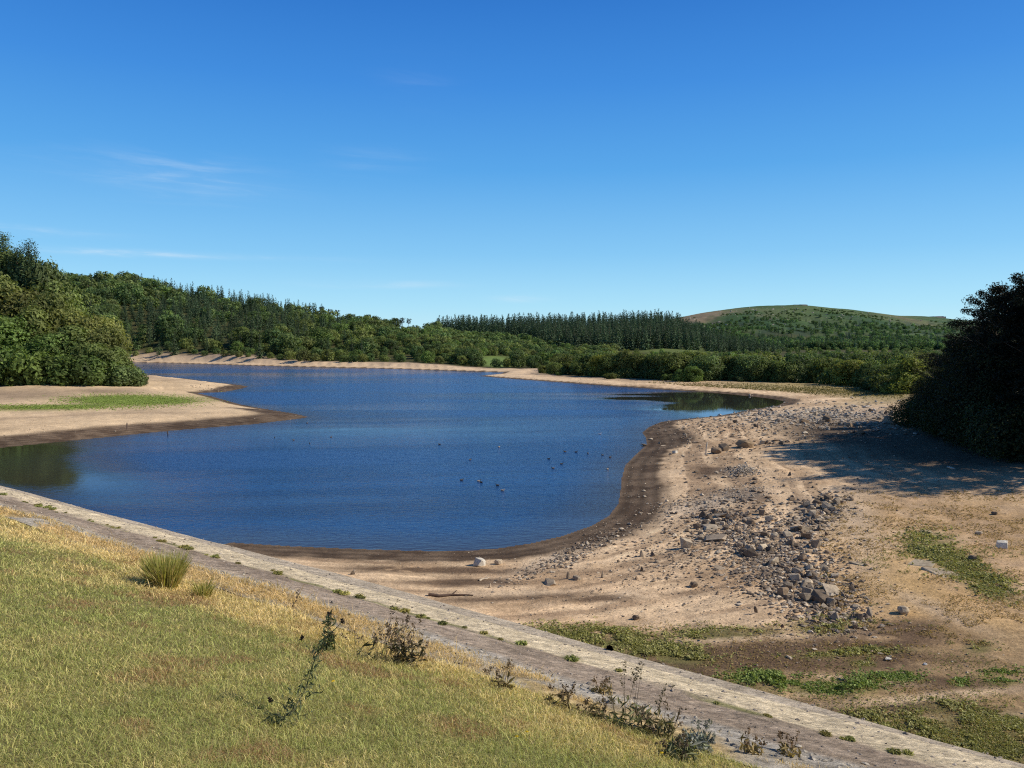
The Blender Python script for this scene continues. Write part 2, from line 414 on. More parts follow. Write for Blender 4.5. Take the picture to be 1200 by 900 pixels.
gz = np.where(gs < 0, np.minimum(gz, 8), gz)

def lerp(a, b, w): return a + (np.asarray(b) - a) * w[..., None]
def blob(px, py, cx, cy, rx, ry, rot=0):
    c, s_ = math.cos(math.radians(rot)), math.sin(math.radians(rot))
    dx, dy = px - cx, py - cy
    return np.exp(-(((dx * c + dy * s_) / rx) ** 2 + ((-dx * s_ + dy * c) / ry) ** 2))
WEED_PATCH = [(700, 745, 60, 10, 5), (750, 760, 70, 13, 8), (690, 741, 40, 6, 0), (790, 770, 40, 8, 5), (890, 795, 38, 9, 4), (935, 805, 40, 9, 3), (990, 806, 45, 8, 0), (1045, 795, 35, 6, 0),
              (1090, 640, 30, 14, 10), (1110, 655, 45, 12, 15), (1140, 675, 45, 9, 15), (1160, 690, 35, 10, 20), (1100, 830, 20, 6, 0), (1010, 778, 14, 5, 0), (1148, 760, 15, 5, 0),
              (1170, 790, 22, 4, -4), (1080, 855, 80, 13, 8), (1160, 850, 70, 16, 6), (1150, 875, 80, 18, 10), (1125, 801, 10, 4, 0), (1175, 800, 18, 3, 0), (960, 735, 30, 8, 0), (850, 742, 60, 6, -3), (1000, 765, 60, 4, -3)]
def weed_mask(px, py):
    m = 0
    for q in WEED_PATCH: m = np.maximum(m, blob(px, py, *q))
    return m
def ground_colour(x, y, z, sd):
    px, py = pix(x, y, z)
    n1 = fbm(x * .12, y * .12, 41); n2 = fbm(x * .6, y * .6, 45); n3 = fbm(x * 2.2, y * 2.2, 49, 3)
    near = sstep(175, 140, y)
    c = lerp(np.array([.55, .38, .23]), [.80, .59, .38], sstep(.32, .62, n1 * .5 + n2 * .35 + n3 * .15))
    # faint strand lines left by falling water
    ph = sd * 1.15 + 2.6 * n1 + .8 * n2
    band = fbm(sd * 1.1 + 3 * n1, x * .05, 47, 4)
    c = c * (1 + .2 * (np.sin(ph * 2.3) * .5 + np.sin(ph * 5.1) * .5) * sstep(60, 5, sd))[:, None]
    c = lerp(c, np.array([.30, .20, .125]), np.clip(.75 * sstep(.52, .66, band) * near * (sstep(.35, .6, n2) * .6 + .4) * sstep(45, 12, sd), 0, 1))
    # tan to orange dried turf to the side of the rock field
    c = lerp(c, np.array([.50, .33, .17]), .85 * near * sstep(900, 1010, px) * sstep(560, 600, py) * sstep(.2, .7, n2))
    c = lerp(c, np.array([.56, .37, .15]), .6 * np.maximum(blob(px, py, 1060, 690, 70, 40, 20), blob(px, py, 1150, 735, 70, 30, 15)))
    c = lerp(c, np.array([.60, .45, .30]), .8 * np.maximum(blob(px, py, 1110, 720, 110, 9, 24), blob(px, py, 1010, 620, 25, 70, -10)))
    c = lerp(c, lerp(np.broadcast_to(np.array([.34, .225, .12]), c.shape), [.50, .36, .2], n3), .85 * near * sstep(728, 752, py + 10 * (n2 - .5)) * sstep(600, 680, px))
    # mud flats in the foreground
    mud = np.maximum.reduce([blob(px, py, 730, 785, 60, 12, 18), blob(px, py, 960, 770, 170, 16, 2), blob(px, py, 1090, 800, 90, 8, 2), blob(px, py, 1040, 740, 70, 12, -5), blob(px, py, 860, 775, 150, 13, 3), blob(px, py, 800, 785, 60, 14, 18), blob(px, py, 1000, 755, 110, 14, -4), blob(px, py, 900, 765, 40, 15, 0), blob(px, py, 1000, 845, 140, 13, 12), blob(px, py, 520, 668, 120, 4, 1),
                             blob(px, py, 560, 682, 70, 4, 0), blob(px, py, 600, 700, 90, 4.5, -2), blob(px, py, 720, 700, 60, 4, -4), blob(px, py, 870, 580, 30, 5, 8), blob(px, py, 835, 552, 22, 5, 0), blob(px, py, 1100, 830, 80, 7, 3)])
    c = lerp(c, np.array([.15, .098, .062]), np.clip(mud * 1.6 * sstep(.22, .5, n2 * .6 + n1 * .2 + n3 * .2), 0, .95))
    pale = np.maximum.reduce([blob(px, py, 870, 748, 110, 3.5, -3), blob(px, py, 590, 695, 80, 4, -2), blob(px, py, 1090, 817, 110, 5, -5), blob(px, py, 940, 813, 60, 3.5, -8), blob(px, py, 1120, 842, 100, 4.5, -3), blob(px, py, 1010, 797, 60, 3, 5), blob(px, py, 750, 697, 35, 5, 4), blob(px, py, 960, 488, 110, 9, 0)])
    c = lerp(c, np.array([.72, .54, .36]), np.clip(pale * 1.1, 0, .9) * sstep(.25, .5, n3 * .5 + n2 * .5))
    # weeds and turf over the bed
    wm = weed_mask(px, py) * near
    c = lerp(c, np.array([.19, .17, .065]), np.clip(wm * 1.5 - .05, 0, .9) * sstep(.3, .55, n2 * .5 + n3 * .5))
    # grey rubble ground
    c = lerp(c, np.array([.46, .395, .32]), .65 * np.maximum.reduce([blob(px, py, 990, 490, 90, 10, 0), blob(px, py, 870, 553, 22, 6, 0), blob(px, py, 830, 590, 70, 9, -12), blob(px, py, 670, 645, 70, 6, -22), blob(px, py, 960, 605, 40, 22, -20)]))
    # far flats of the valley head
    fl = near * 0 + sstep(140, 180, y) * sstep(330, 300, y) * sstep(700, 760, px)
    c = lerp(c, np.array([.36, .29, .13]), fl * sstep(8, 22, sd) * sstep(780, 900, px) * .85)
    sh = np.maximum(blob(px, py, 1120, 525, 150, 30, 4), blob(px, py, 1000, 510, 90, 15, 4)) * sstep(850, 930, px) * (y < 140)  # painted shade: bed colour darkened within the right-hand trees' cast shadow
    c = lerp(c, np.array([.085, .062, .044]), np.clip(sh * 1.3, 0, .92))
    # left spit
    lf = sstep(-15, -22, x) * sstep(90, 105, y) * sstep(330, 300, y)
    c = lerp(c, np.array([.70, .53, .34]), lf * .8)
    c = lerp(c, np.array([.34, .25, .17]), lf * np.maximum.reduce([blob(px, py, 20, 462, 90, 8, 0), .7 * blob(px, py, 60, 488, 120, 1.6, -3), .7 * blob(px, py, 150, 484, 120, 1.2, 0), blob(px, py, 120, 458, 60, 4, 0)]) * .9)
    c = lerp(c, np.array([.145, .19, .035]), lf * np.clip(1.5 * np.maximum.reduce([blob(px, py, 150, 469, 60, 5.2, 0), blob(px, py, 195, 470, 30, 3.5, 0), blob(px, py, 60, 477, 80, 2.5, -2)]), 0, .95))
    c = lerp(c, np.array([.30, .27, .11]), lf * .7 * np.maximum(blob(px, py, 240, 467, 35, 4, 0), blob(px, py, 40, 480, 70, 2.2, 0)))
    # beaches across the water
    farb = sstep(235, 275, y)
    fb = lerp(np.broadcast_to(np.array([.74, .55, .36]), c.shape), [.48, .36, .25], sstep(10, 17, sd + 6 * (n1 - .5)))
    c = lerp(c, fb, farb * sstep(2900, 2500, y))
    # woodland floor, meadow, moor
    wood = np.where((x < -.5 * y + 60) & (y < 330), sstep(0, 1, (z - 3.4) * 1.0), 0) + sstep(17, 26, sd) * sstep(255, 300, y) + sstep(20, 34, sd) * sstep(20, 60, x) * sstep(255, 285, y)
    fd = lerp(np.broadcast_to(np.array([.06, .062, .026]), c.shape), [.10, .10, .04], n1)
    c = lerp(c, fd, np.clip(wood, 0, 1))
    gr = blob(px, py, 582, 423.5, 24, 6.5, 3) * (y > 380) * (y < 560)
    c = lerp(c, np.array([.17, .25, .07]), np.clip(gr * 2.2 - .3, 0, 1))
    g2 = np.maximum(blob(px, py, 800, 411, 60, 3, 0), blob(px, py, 682, 413.5, 18, 2, 0)) * (y > 450) * (y < 760)
    c = lerp(c, np.array([.13, .17, .06]), np.clip(g2 * 2 - .2, 0, 1))
    mo = sstep(1150, 1400, y + 200 * (n1 - .5))
    m1 = fbm(x * .008, y * .008, 61, 5); m2 = fbm(x * .03, y * .03, 63, 4)
    mc = lerp(np.broadcast_to(np.array([.052, .105, .040]), c.shape), [.10, .145, .058], sstep(.35, .65, m1))
    mc = lerp(mc, np.array([.30, .23, .15]), np.clip(sstep(.48, .62, m2 * .5 + m1 * .5) * np.maximum(blob(px, py, 835, 376, 50, 13, 0) * 1.3, .5 * blob(px, py, 1060, 374, 45, 5, 12)) + .55 * blob(px, py, 812, 373, 34, 4, -10) + .4 * blob(px, py, 1062, 374, 26, 2.6, 14), 0, 1))
    mc = lerp(mc, np.array([.035, .065, .04]), np.clip(sstep(.45, .6, m2) * sstep(362, 388, py), 0, .85))
    c = lerp(c, mc, mo)
    # wet dark margin at the waterline
    wid = 1.9 + 1.7 * n1 + 5.5 * blob(px, py, 785, 512, 50, 13, 0) + 1.6 * sstep(-30, -5, x) * sstep(30, 22, x) * sstep(100, 90, y)
    wid = np.where(y > 165, 2.2 + 3.5 * blob(px, py, 885, 468, 60, 8, 0), wid); wid = np.where((x < -15) & (y > 88), np.where(y < 160, 8.5 + 3 * (n2 - .5), 2.4), wid)
    wid = wid + 5.5 * blob(px, py, 270, 456, 26, 6, 0) * (x < 0) * (y > 170)
    wet = sstep(1.15, .75, sd / wid + .25 * (n2 - .5))
    wc = lerp(np.broadcast_to(np.array([.095, .064, .042]), c.shape), [.165, .118, .08], sstep(.3, .7, n2))
    wc = wc * (1 + .2 * np.sin(sd * 4.5 + 3 * n2))[:, None]
    c = lerp(c, wc, wet * (y < 800))
    return np.clip(c, .01, .9)
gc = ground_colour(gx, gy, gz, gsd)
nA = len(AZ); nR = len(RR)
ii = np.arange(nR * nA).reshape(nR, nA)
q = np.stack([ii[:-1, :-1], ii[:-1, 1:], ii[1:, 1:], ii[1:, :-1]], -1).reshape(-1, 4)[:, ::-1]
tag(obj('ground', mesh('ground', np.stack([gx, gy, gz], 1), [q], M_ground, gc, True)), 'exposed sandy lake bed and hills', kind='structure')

# ------------------------------------------------------------------ the dam in strips
def strip(name, s0, s1, ds, t0, t1, dt, m, colf, lift=0.0, label=''):
    S = np.linspace(s0, s1, int((s1 - s0) / ds) + 2)
    T = np.concatenate([np.arange(-160, t0, 1.0), np.arange(t0, t1, dt), np.arange(t1, 70, 1.0)])
    ss, tt = np.meshgrid(S, T, indexing='ij'); ss = ss.ravel(); tt = tt.ravel()
    x, y = st_xy(ss, tt); z = dam(ss, tt) + lift
    k = np.arange(len(S) * len(T)).reshape(len(S), len(T))
    q = np.stack([k[:-1, :-1], k[1:, :-1], k[1:, 1:], k[:-1, 1:]], -1).reshape(-1, 4)[:, ::-1]
    o = obj(name, mesh(name, np.stack([x, y, z], 1), [q], m, colf(ss, tt), True)); tag(o, label, kind='structure'); return o
def wob(t, a=.25): return a * (fbm(t * .45 + 9, t * 0 + 1.5, 71, 4) - .5) * 2
def turf_colour(s, t):
    n = fbm(s * .5, t * .5, 81); n2 = fbm(s * 2, t * 2, 83)
    c = lerp(np.broadcast_to(np.array([.19, .185, .07]), (len(s), 3)), [.32, .26, .12], n)
    c = lerp(c, np.array([.36, .26, .115]), gold(s, t)); return c * (.7 + .4 * n2)[:, None]
def gold(s, t):
    """how straw-coloured the turf is"""
    n = fbm(s * .6, t * .3, 91); return np.clip(sstep(5.2, 6.7, s + 1.3 * (n - .5)) * (1 - .65 * sstep(-9, -3, t)) + .25 * sstep(.5, .75, fbm(s * 1.2, t * 1.2, 93)), 0, 1)
def track_colour(s, t):
    n = fbm(s * 1.3, t * .35, 101); n2 = fbm(s * 4, t * 1.2, 103); n3 = fbm(s * .8 + 40, t * .5, 105)
    w = wob(t, .14)
    c = np.broadcast_to(np.array([.48, .35, .17]), (len(s), 3))
    c = lerp(c, np.array([.60, .46, .25]), n2)
    c = lerp(c, np.array([.48, .44, .38]), sstep(.46, .58, n3) * sstep(8.6, 8.2, s) * .9)
    c = lerp(c, np.array([.52, .475, .41]), sstep(.32, .12, np.abs(s - 8.3 - w)) * sstep(.3, .5, n + .1))
    st1 = fbm(s * 7, t * .9, 201, 4); st2 = fbm(s * 12, t * 3, 203, 3)
    tr = sstep(8.28, 8.6, s + w); c = lerp(c, lerp(np.broadcast_to(np.array([.34, .265, .20]), (len(s), 3)), [.55, .44, .34], sstep(.3, .7, n * .4 + st1 * .6)), tr)
    c = lerp(c, np.array([.20, .15, .115]), tr * sstep(.52, .68, st2 * .5 + st1 * .5) * .75)
    c = lerp(c, np.array([.78, .65, .45]), sstep(9.12, 9.42, s + w * .8 + .45 * (st1 - .5)))
    c = lerp(c, np.array([.24, .24, .09]), sstep(.12, .03, np.abs(s - 9.25 - w * .5)) * sstep(.5, .62, fbm(t * 1.1, s * 2, 107)) * .8)
    return c * (.75 + .5 * st2)[:, None]
def face_colour(s, t):
    n = fbm(s * 2, t * 2, 111); return lerp(np.broadcast_to(np.array([.5, .42, .32]), (len(s), 3)), [.6, .51, .40], n)
strip('grass_bank', -14, S_GR + .1, .09, -70, 20, .1, M_bank, turf_colour, -.012, 'mown grass slope of the dam')
strip('track_path', S_GR, S_ED - .3, .05, -70, 20, .1, M_track, track_colour, 0, 'worn stony track along the dam')
strip('stone_pitching_ground', S_ED - .302, 28, .12, -70, 20, .1, M_track, face_colour, -.001, 'pale stone facing of the dam')

# ------------------------------------------------------------------ water
wx = np.linspace(-330, 180, 340); wy = np.concatenate([np.linspace(18, 160, 220), np.linspace(161, 640, 240)])
X, Y = np.meshgrid(wx, wy, indexing='ij'); X = X.ravel(); Y = Y.ravel()
ppx, ppy = pix(X, Y, X * 0)
sdw = sdist(X, Y)
streak0 = fbm(X * .01, Y * .045, 127, 4)
calm = np.clip(1.1 * sstep(.30, .75, blob(ppx, ppy, 870, 476, 190, 17, 0) + .9 * (streak0 - .5)) + .97 * sstep(.25, .8, blob(ppx, ppy, 10, 540, 210, 46, 8) + .5 * (streak0 - .5)) + .25 * sstep(-5, 0, sdw) * sstep(100, 60, Y) + .9 * blob(ppx, ppy, 470, 490, 240, 22, -2) * sstep(.34, .6, streak0) + .28 * sstep(.52, .72, streak0), 0, 1)
streak = fbm(X * .012 + Y * .004, Y * .07 - X * .012, 121, 4)
streak = np.where(Y > 160, fbm(X * .008, Y * .03, 123, 4), streak)
streak = (.12 + .72 * sstep(.36, .64, streak)) * (1 - .45 * sstep(90, 320, Y))
wc = np.stack([calm, streak, np.clip(-sdw / np.where((X < -40) & (Y < 110), 16, 6), 0, 1)], 1)
k = np.arange(len(wx) * len(wy)).reshape(len(wx), len(wy))
wq = np.stack([k[:-1, :-1], k[1:, :-1], k[1:, 1:], k[:-1, 1:]], -1).reshape(-1, 4)
def water_mat():
    m, nt, out = mat('lake_water'); p = pos(nt)
    sep = nt.nodes.new('ShaderNodeSeparateColor'); nt.links.new(attr(nt), sep.inputs[0])
    def mt(op, a, b=None):
        n = nt.nodes.new('ShaderNodeMath'); n.operation = op
        for i, v in enumerate((a, b)):
            if v is None: continue
            if isinstance(v, (int, float)): n.inputs[i].default_value = v
            else: nt.links.new(v, n.inputs[i])
        return n.outputs[0]
    pr = mapping(nt, p, (.55, 1, 1), (0, 0, .25))
    h = mt('ADD', mt('MULTIPLY', noise(nt, pr, 2.2, 4, .6), .55), mt('MULTIPLY', noise(nt, pr, .5, 3, .5, .4), .42))
    rough = mt('MULTIPLY', mt('SUBTRACT', 1.0, mt('MULTIPLY', sep.outputs[0], .985)), mt('ADD', .25, mt('MULTIPLY', sep.outputs[1], .95)))
    bp = nd(nt, 'ShaderNodeBump', Distance=.42); nt.links.new(rough, bp.inputs['Strength']); nt.links.new(h, bp.inputs['Height'])
    base = mixrgb(nt, 'MIX', sep.outputs[2], (.05, .045, .035), (.012, .050, .150))
    base = mixrgb(nt, 'MIX', mt('MULTIPLY', sep.outputs[0], .9), base, (.036, .034, .017))
    d = nt.nodes.new('ShaderNodeBsdfDiffuse'); nt.links.new(base, d.inputs[0])
    g = nt.nodes.new('ShaderNodeBsdfGlossy'); g.inputs['Color'].default_value = (.78, .84, 1, 1)
    nt.links.new(mt('MULTIPLY', rough, .22), g.inputs['Roughness']); nt.links.new(bp.outputs[0], g.inputs['Normal'])
    fr = nt.nodes.new('ShaderNodeFresnel'); fr.inputs['IOR'].default_value = 1.33; nt.links.new(bp.outputs[0], fr.inputs['Normal'])
    fa = mt('MINIMUM', mt('MULTIPLY', fr.outputs[0], .95), .8)
    mx = nt.nodes.new('ShaderNodeMixShader'); nt.links.new(fa, mx.inputs[0]); nt.links.new(d.outputs[0], mx.inputs[1]); nt.links.new(g.outputs[0], mx.inputs[2])
    nt.links.new(mx.outputs[0], out.inputs[0]); return m
M_water = water_mat()
tag(obj('lake_water', mesh('lake_water', np.stack([X, Y, X * 0], 1), [wq], M_water, wc, True)), 'deep blue rippled reservoir water', kind='structure')
# ------------------------------------------------------------------ trees: prototypes
def jit(r, n, s): return 1 + (r.random(n) - .5) * 2 * s
def broadleaf(seed, H, R, nlobe, ncard, L, low=.08, shape='round', tr=.035):
    """a spreading tree of height H and crown radius R: crown of leaf cards on many overlapping lobes, trunk with limbs"""
    r = np.random.default_rng(seed); cr = Acc(); tk = Acc()
    lob = []
    for i in range(nlobe):
        v = low + (1 - low) * (i + r.random()) / nlobe
        if shape == 'round': prof = math.sqrt(max(.02, 1 - ((v - .46) / .56) ** 2))
        elif shape == 'cone': prof = max(.1, 1.02 - v) * 1.05
        else: prof = math.sqrt(max(.03, 1 - ((v - .66) / .38) ** 2)) if v > .3 else .15
        th = i * 2.39996 + r.random() * .9; rad = R * prof * (.45 + .5 * math.sqrt(r.random()))
        size = R * (.30 + .2 * r.random()) * (.75 + .4 * prof)
        zc = min(v * H, H - size * .55)
        lob.append((rad * math.cos(th), rad * math.sin(th), max(zc, size * .5), size))
    w = np.array([q[3] ** 2 for q in lob]); w = w / w.sum()
    for (lx, ly, lz, sz), wi in zip(lob, w):
        n = max(6, int(ncard * wi)); D = r.normal(size=(n, 3)); D /= np.linalg.norm(D, axis=1, keepdims=True)
        rr = sz * (.62 + .5 * r.random(n)) * (1 + .25 * np.sin(D[:, 0] * 5 + lx) * np.cos(D[:, 1] * 6 + ly))
        P = D * rr[:, None] * [1, 1, .78] + [lx, ly, lz]
        P = P[P[:, 2] > -.1]; D = D[:len(P)]; n = len(P)
        N = (P - [lx, ly, lz]) / sz + np.array([lx, ly, 0]) / R * .5 + [0, 0, .45] + r.normal(size=(n, 3)) * .55
        tone = .62 + .75 * r.random() ; c = np.array([.132, .160, .060]) * tone
        c = np.broadcast_to(c, (n, 3)) * (.65 + .7 * r.random((n, 1))); c = c * np.array([1, 1, 1]) + (r.random((n, 1)) > .85) * np.array([.02, .018, .0])
        V, Fq, cc = cards(P, N, L * (.7 + .6 * r.random(n)), L * .55 * (.7 + .6 * r.random(n)), c, r); cr.add(V, Fq, cc)
    top = H * .72; b = R * .05
    pts = [[0, 0, -.6], [0, 0, H * .12], [b, -b, H * .35], [-b, b, top]]; V, Fq = tube(pts, [H * tr * 1.35, H * tr, H * tr * .75, H * tr * .2], 7); tk.add(V, Fq)
    for q in lob[::max(1, nlobe // 8)]:
        z0 = min(q[2] * .6, H * .5); V, Fq = tube([[0, 0, z0], [q[0] * .5, q[1] * .5, (z0 + q[2]) / 2 + .05 * H], [q[0] * .9, q[1] * .9, q[2]]], [H * tr * .5, H * tr * .32, H * tr * .1], 5); tk.add(V, Fq)
    return cr, tk
def conifer(seed, H, R, nl, nb, nc, L, base=.06, col=(.066, .098, .050)):
    r = np.random.default_rng(seed); cr = Acc(); tk = Acc()
    V, Fq = tube([[0, 0, -.6], [0, 0, H * .5], [0, 0, H]], [H * .018, H * .011, .02], 6); tk.add(V, Fq)
    for i in range(nl):
        f = i / (nl - 1); z = H * (base + (1 - base) * f ** .92)
        rad = R * (1 - f) ** 1.05 * (.82 + .36 * r.random()) + .05
        if f < .12: rad *= .7 + 2.5 * f
        k = max(3, int(nb * (1 - .6 * f))); o = r.random() * 6.28
        for j in range(k):
            th = o + 6.283 * j / k + (r.random() - .5) * .5; rb = rad * (.7 + .45 * r.random()); n = max(2, int(nc * (1 - .5 * f)))
            t = (np.arange(n) + r.random(n)) / n
            dr = -.10 - .30 * (1 - f)
            P = np.stack([np.cos(th) * rb * t, np.sin(th) * rb * t, z + rb * dr * t + rb * .16 * t ** 2], 1) + r.normal(size=(n, 3)) * [.1, .1, .06] * R
            N = np.stack([np.cos(th) * .5 + r.normal(size=n) * .4, np.sin(th) * .5 + r.normal(size=n) * .4, .75 + r.normal(size=n) * .35], 1)
            c = np.array(col) * (.6 + .8 * r.random((n, 1))) * (.8 + .5 * t[:, None])
            V, Fq, cc = cards(P, N, L * (.75 + .6 * r.random(n)) * (1.1 - .72 * f), L * .5 * (1.1 - .72 * f), c, r); cr.add(V, Fq, cc)
    n = 8; P = np.stack([r.normal(size=n) * .12, r.normal(size=n) * .12, H * (.93 + .08 * r.random(n))], 1) * [.5, .5, 1]
    V, Fq, cc = cards(P, r.normal(size=(n, 3)) * [1, 1, .2], L * .4, L * .16, np.broadcast_to(np.array(col), (n, 3)), r); cr.add(V, Fq, cc)
    return cr, tk
def pine(seed, H, R, nbr, ncard, L, base=.12, lean=0., col=(.052, .068, .030)):
    """open-grown pine: whorls of limbs carrying separate flat pads of needles"""
    r = np.random.default_rng(seed); cr = Acc(); tk = Acc()
    V, Fq = tube([[0, 0, -.8], [.1, 0, H * .3], [lean * .5, .2, H * .65], [lean, 0, H * .97]], [H * .026, H * .02, H * .012, .05], 8); tk.add(V, Fq)
    for i in range(nbr):
        f = (i + r.random()) / nbr; z = H * (base + (1 - base) * f); th = i * 2.4 + r.random() * .8
        shp = math.sqrt(max(.05, 1 - ((f - .35) / .72) ** 2)); rb = R * shp * (.55 + .55 * r.random())
        up = rb * (.12 + .42 * f) ; x0 = lean * f
        tip = np.array([x0 + math.cos(th) * rb, math.sin(th) * rb, z + up])
        midp = np.array([x0 + math.cos(th) * rb * .5, math.sin(th) * rb * .5, z + up * .25])
        V, Fq = tube([[x0, 0, z], midp, tip], [H * .006, H * .004, H * .0012], 5); tk.add(V, Fq)
        npad = 4
        for k in range(npad):
            t = .42 + .62 * k / (npad - 1); pc = np.array([x0, 0, z]) * (1 - t) + tip * t + r.normal(size=3) * [.12, .12, .05] * rb * .9
            if t < .75: pc[2] = z + up * t * t
            ps = (.55 + .6 * r.random()) * R * .21; n = max(8, int(ncard / nbr / npad))
            D = r.normal(size=(n, 3)); D /= np.linalg.norm(D, axis=1, keepdims=True)
            P = pc + D * ps * (.35 + .75 * r.random((n, 1))) * [1, 1, .5]
            N = D * .6 + [0, 0, .4] + r.normal(size=(n, 3)) * .5
            c = np.array(col) * (.8 + .4 * r.random()) * (.6 + .8 * r.random((n, 1)))
            V, Fq, cc = cards(P, N, L * (.7 + .6 * r.random(n)), L * .34, c, r); cr.add(V, Fq, cc)
    return cr, tk

KINDS = {}
def register(key, gen, mleaf):
    cr, tk = gen; KINDS[key] = (cr, cr.build(key + '_crown', mleaf), tk.build(key + '_trunk', M_bark, True), mleaf)
NEAR_B = []; FAR_B = []; TINY_B = []; RIGHT_B = []; NEAR_C = []; FAR_C = []; TINY_C = []; PINES = []; BUSH = []
for i in range(5): register(f'nb{i}', broadleaf(100 + i, 12, 5.6 + .5 * (i % 3), 30, 8200, .40, .04, ['round', 'round', 'cone', 'round', 'cone'][i]), M_leaf); NEAR_B.append(f'nb{i}')
for i in range(3): register(f'rb{i}', broadleaf(150 + i, 12, 5.6, 52, 42000, .13, .03, 'round'), M_leaf)
for i in range(6): register(f'fb{i}', broadleaf(200 + i, 12, 5.6 + .6 * (i % 3), 17, 1500, .72, .05, 'round'), M_leaf); FAR_B.append(f'fb{i}')
for i in range(4): register(f'tb{i}', broadleaf(300 + i, 12, 6.0, 11, 420, 1.05, .1, 'round'), M_leaf); TINY_B.append(f'tb{i}')
for i in range(3): register(f'nc{i}', conifer(400 + i, 20, 6.6 + .5 * i, 52, 17, 20, .44), M_needle); NEAR_C.append(f'nc{i}')
for i in range(5): register(f'fc{i}', conifer(500 + i, 20, 5.4 + .4 * i, 26, 10, 4, .92), M_needle); FAR_C.append(f'fc{i}')
for i in range(3): register(f'tc{i}', conifer(600 + i, 20, 6.0, 15, 8, 2, 1.4), M_needle); TINY_C.append(f'tc{i}')
for i in range(4): register(f'pi{i}', pine(700 + i, 20, 6.2 + .5 * i, 56, 26000, .22, .05, (i - 1.5) * .8), M_needle); PINES.append(f'pi{i}')
for i in range(2): register(f'rs{i}', broadleaf(830 + i, 4, 3.2, 20, 9000, .12, .02, 'round', .02), M_leaf)
for i in range(2): register(f'sp{i}', pine(720 + i, 15, 4.2, 16, 900, .55, .55, .6 - i, (.045, .06, .03)), M_needle)
for i in range(4): register(f'bu{i}', broadleaf(800 + i, 4, 3.2, 14, 2600, .30, .02, 'round', .02), M_leaf); BUSH.append(f'bu{i}')

used_name = {}
def plant(name, key, x, y, s, label, cat, group, color=(1, 1, 1), z=None, sxy=1.0, parts=True):
    if z is None: z = ground(x, y)
    o = empty(name, (x, y, z - .1 * s), random.random() * 6.28, (s * sxy, s * sxy, s))
    tag(o, label, cat, group)
    _, cm, tm, _ = KINDS[key]
    c = obj('crown', cm, o); c.color = (*color, 1)
    obj('trunk', tm, o)
    return o
class Mass:
    """many far trees that read as one wood"""
    def __init__(s): s.a = {}
    def put(s, key, x, y, sc, col, sxy=1.0):
        cr = KINDS[key][0]; mt = KINDS[key][3]; A = s.a.setdefault(mt.name, (Acc(), mt))[0]
        V = np.concatenate(cr.V); Fq = np.concatenate(cr.F[4]); cc = np.concatenate(cr.C)
        th = random.random() * 6.28; c_, s_ = math.cos(th), math.sin(th)
        V = np.stack([(V[:, 0] * c_ - V[:, 1] * s_) * sc * sxy, (V[:, 0] * s_ + V[:, 1] * c_) * sc * sxy, V[:, 2] * sc], 1) + [x, y, ground(x, y) - .2]
        A.add(V, Fq, cc * np.array(col) * (.8 + .4 * random.random()))
    def build(s, names, label, cat=None):
        for k, (A, m) in s.a.items():
            tag(obj(names[k], A.build(names[k], m)), label, None, None, 'stuff')

ORD = 'first second third fourth fifth sixth seventh eighth ninth tenth eleventh twelfth thirteenth fourteenth fifteenth sixteenth seventeenth eighteenth nineteenth twentieth'.split()
ORD += ['twenty-' + q for q in ORD[:9]] + ['thirtieth'] + ['thirty-' + q for q in ORD[:9]] + ['fortieth'] + ['forty-' + q for q in ORD[:9]]
def at_dist(px, Y):
    x = (px - 600) * (Y * cp) / F; return x, Y
def fit(px, Y, ytop, H0):
    """scale that brings a tree of height H0 standing at bearing px and distance Y up to image row ytop"""
    x, y = at_dist(px, Y); z = ground(x, y)
    d = ray(px, ytop); zt = EYE + d[2] / d[1] * Y
    return x, y, max(.15, (zt - z) / H0)
OLIVE = (.95, .94, .75); DARKG = (.75, .85, .85); FRESH = (.74, .93, .66); MID = (.85, .9, .76); BROWN = (.98, .88, .72)

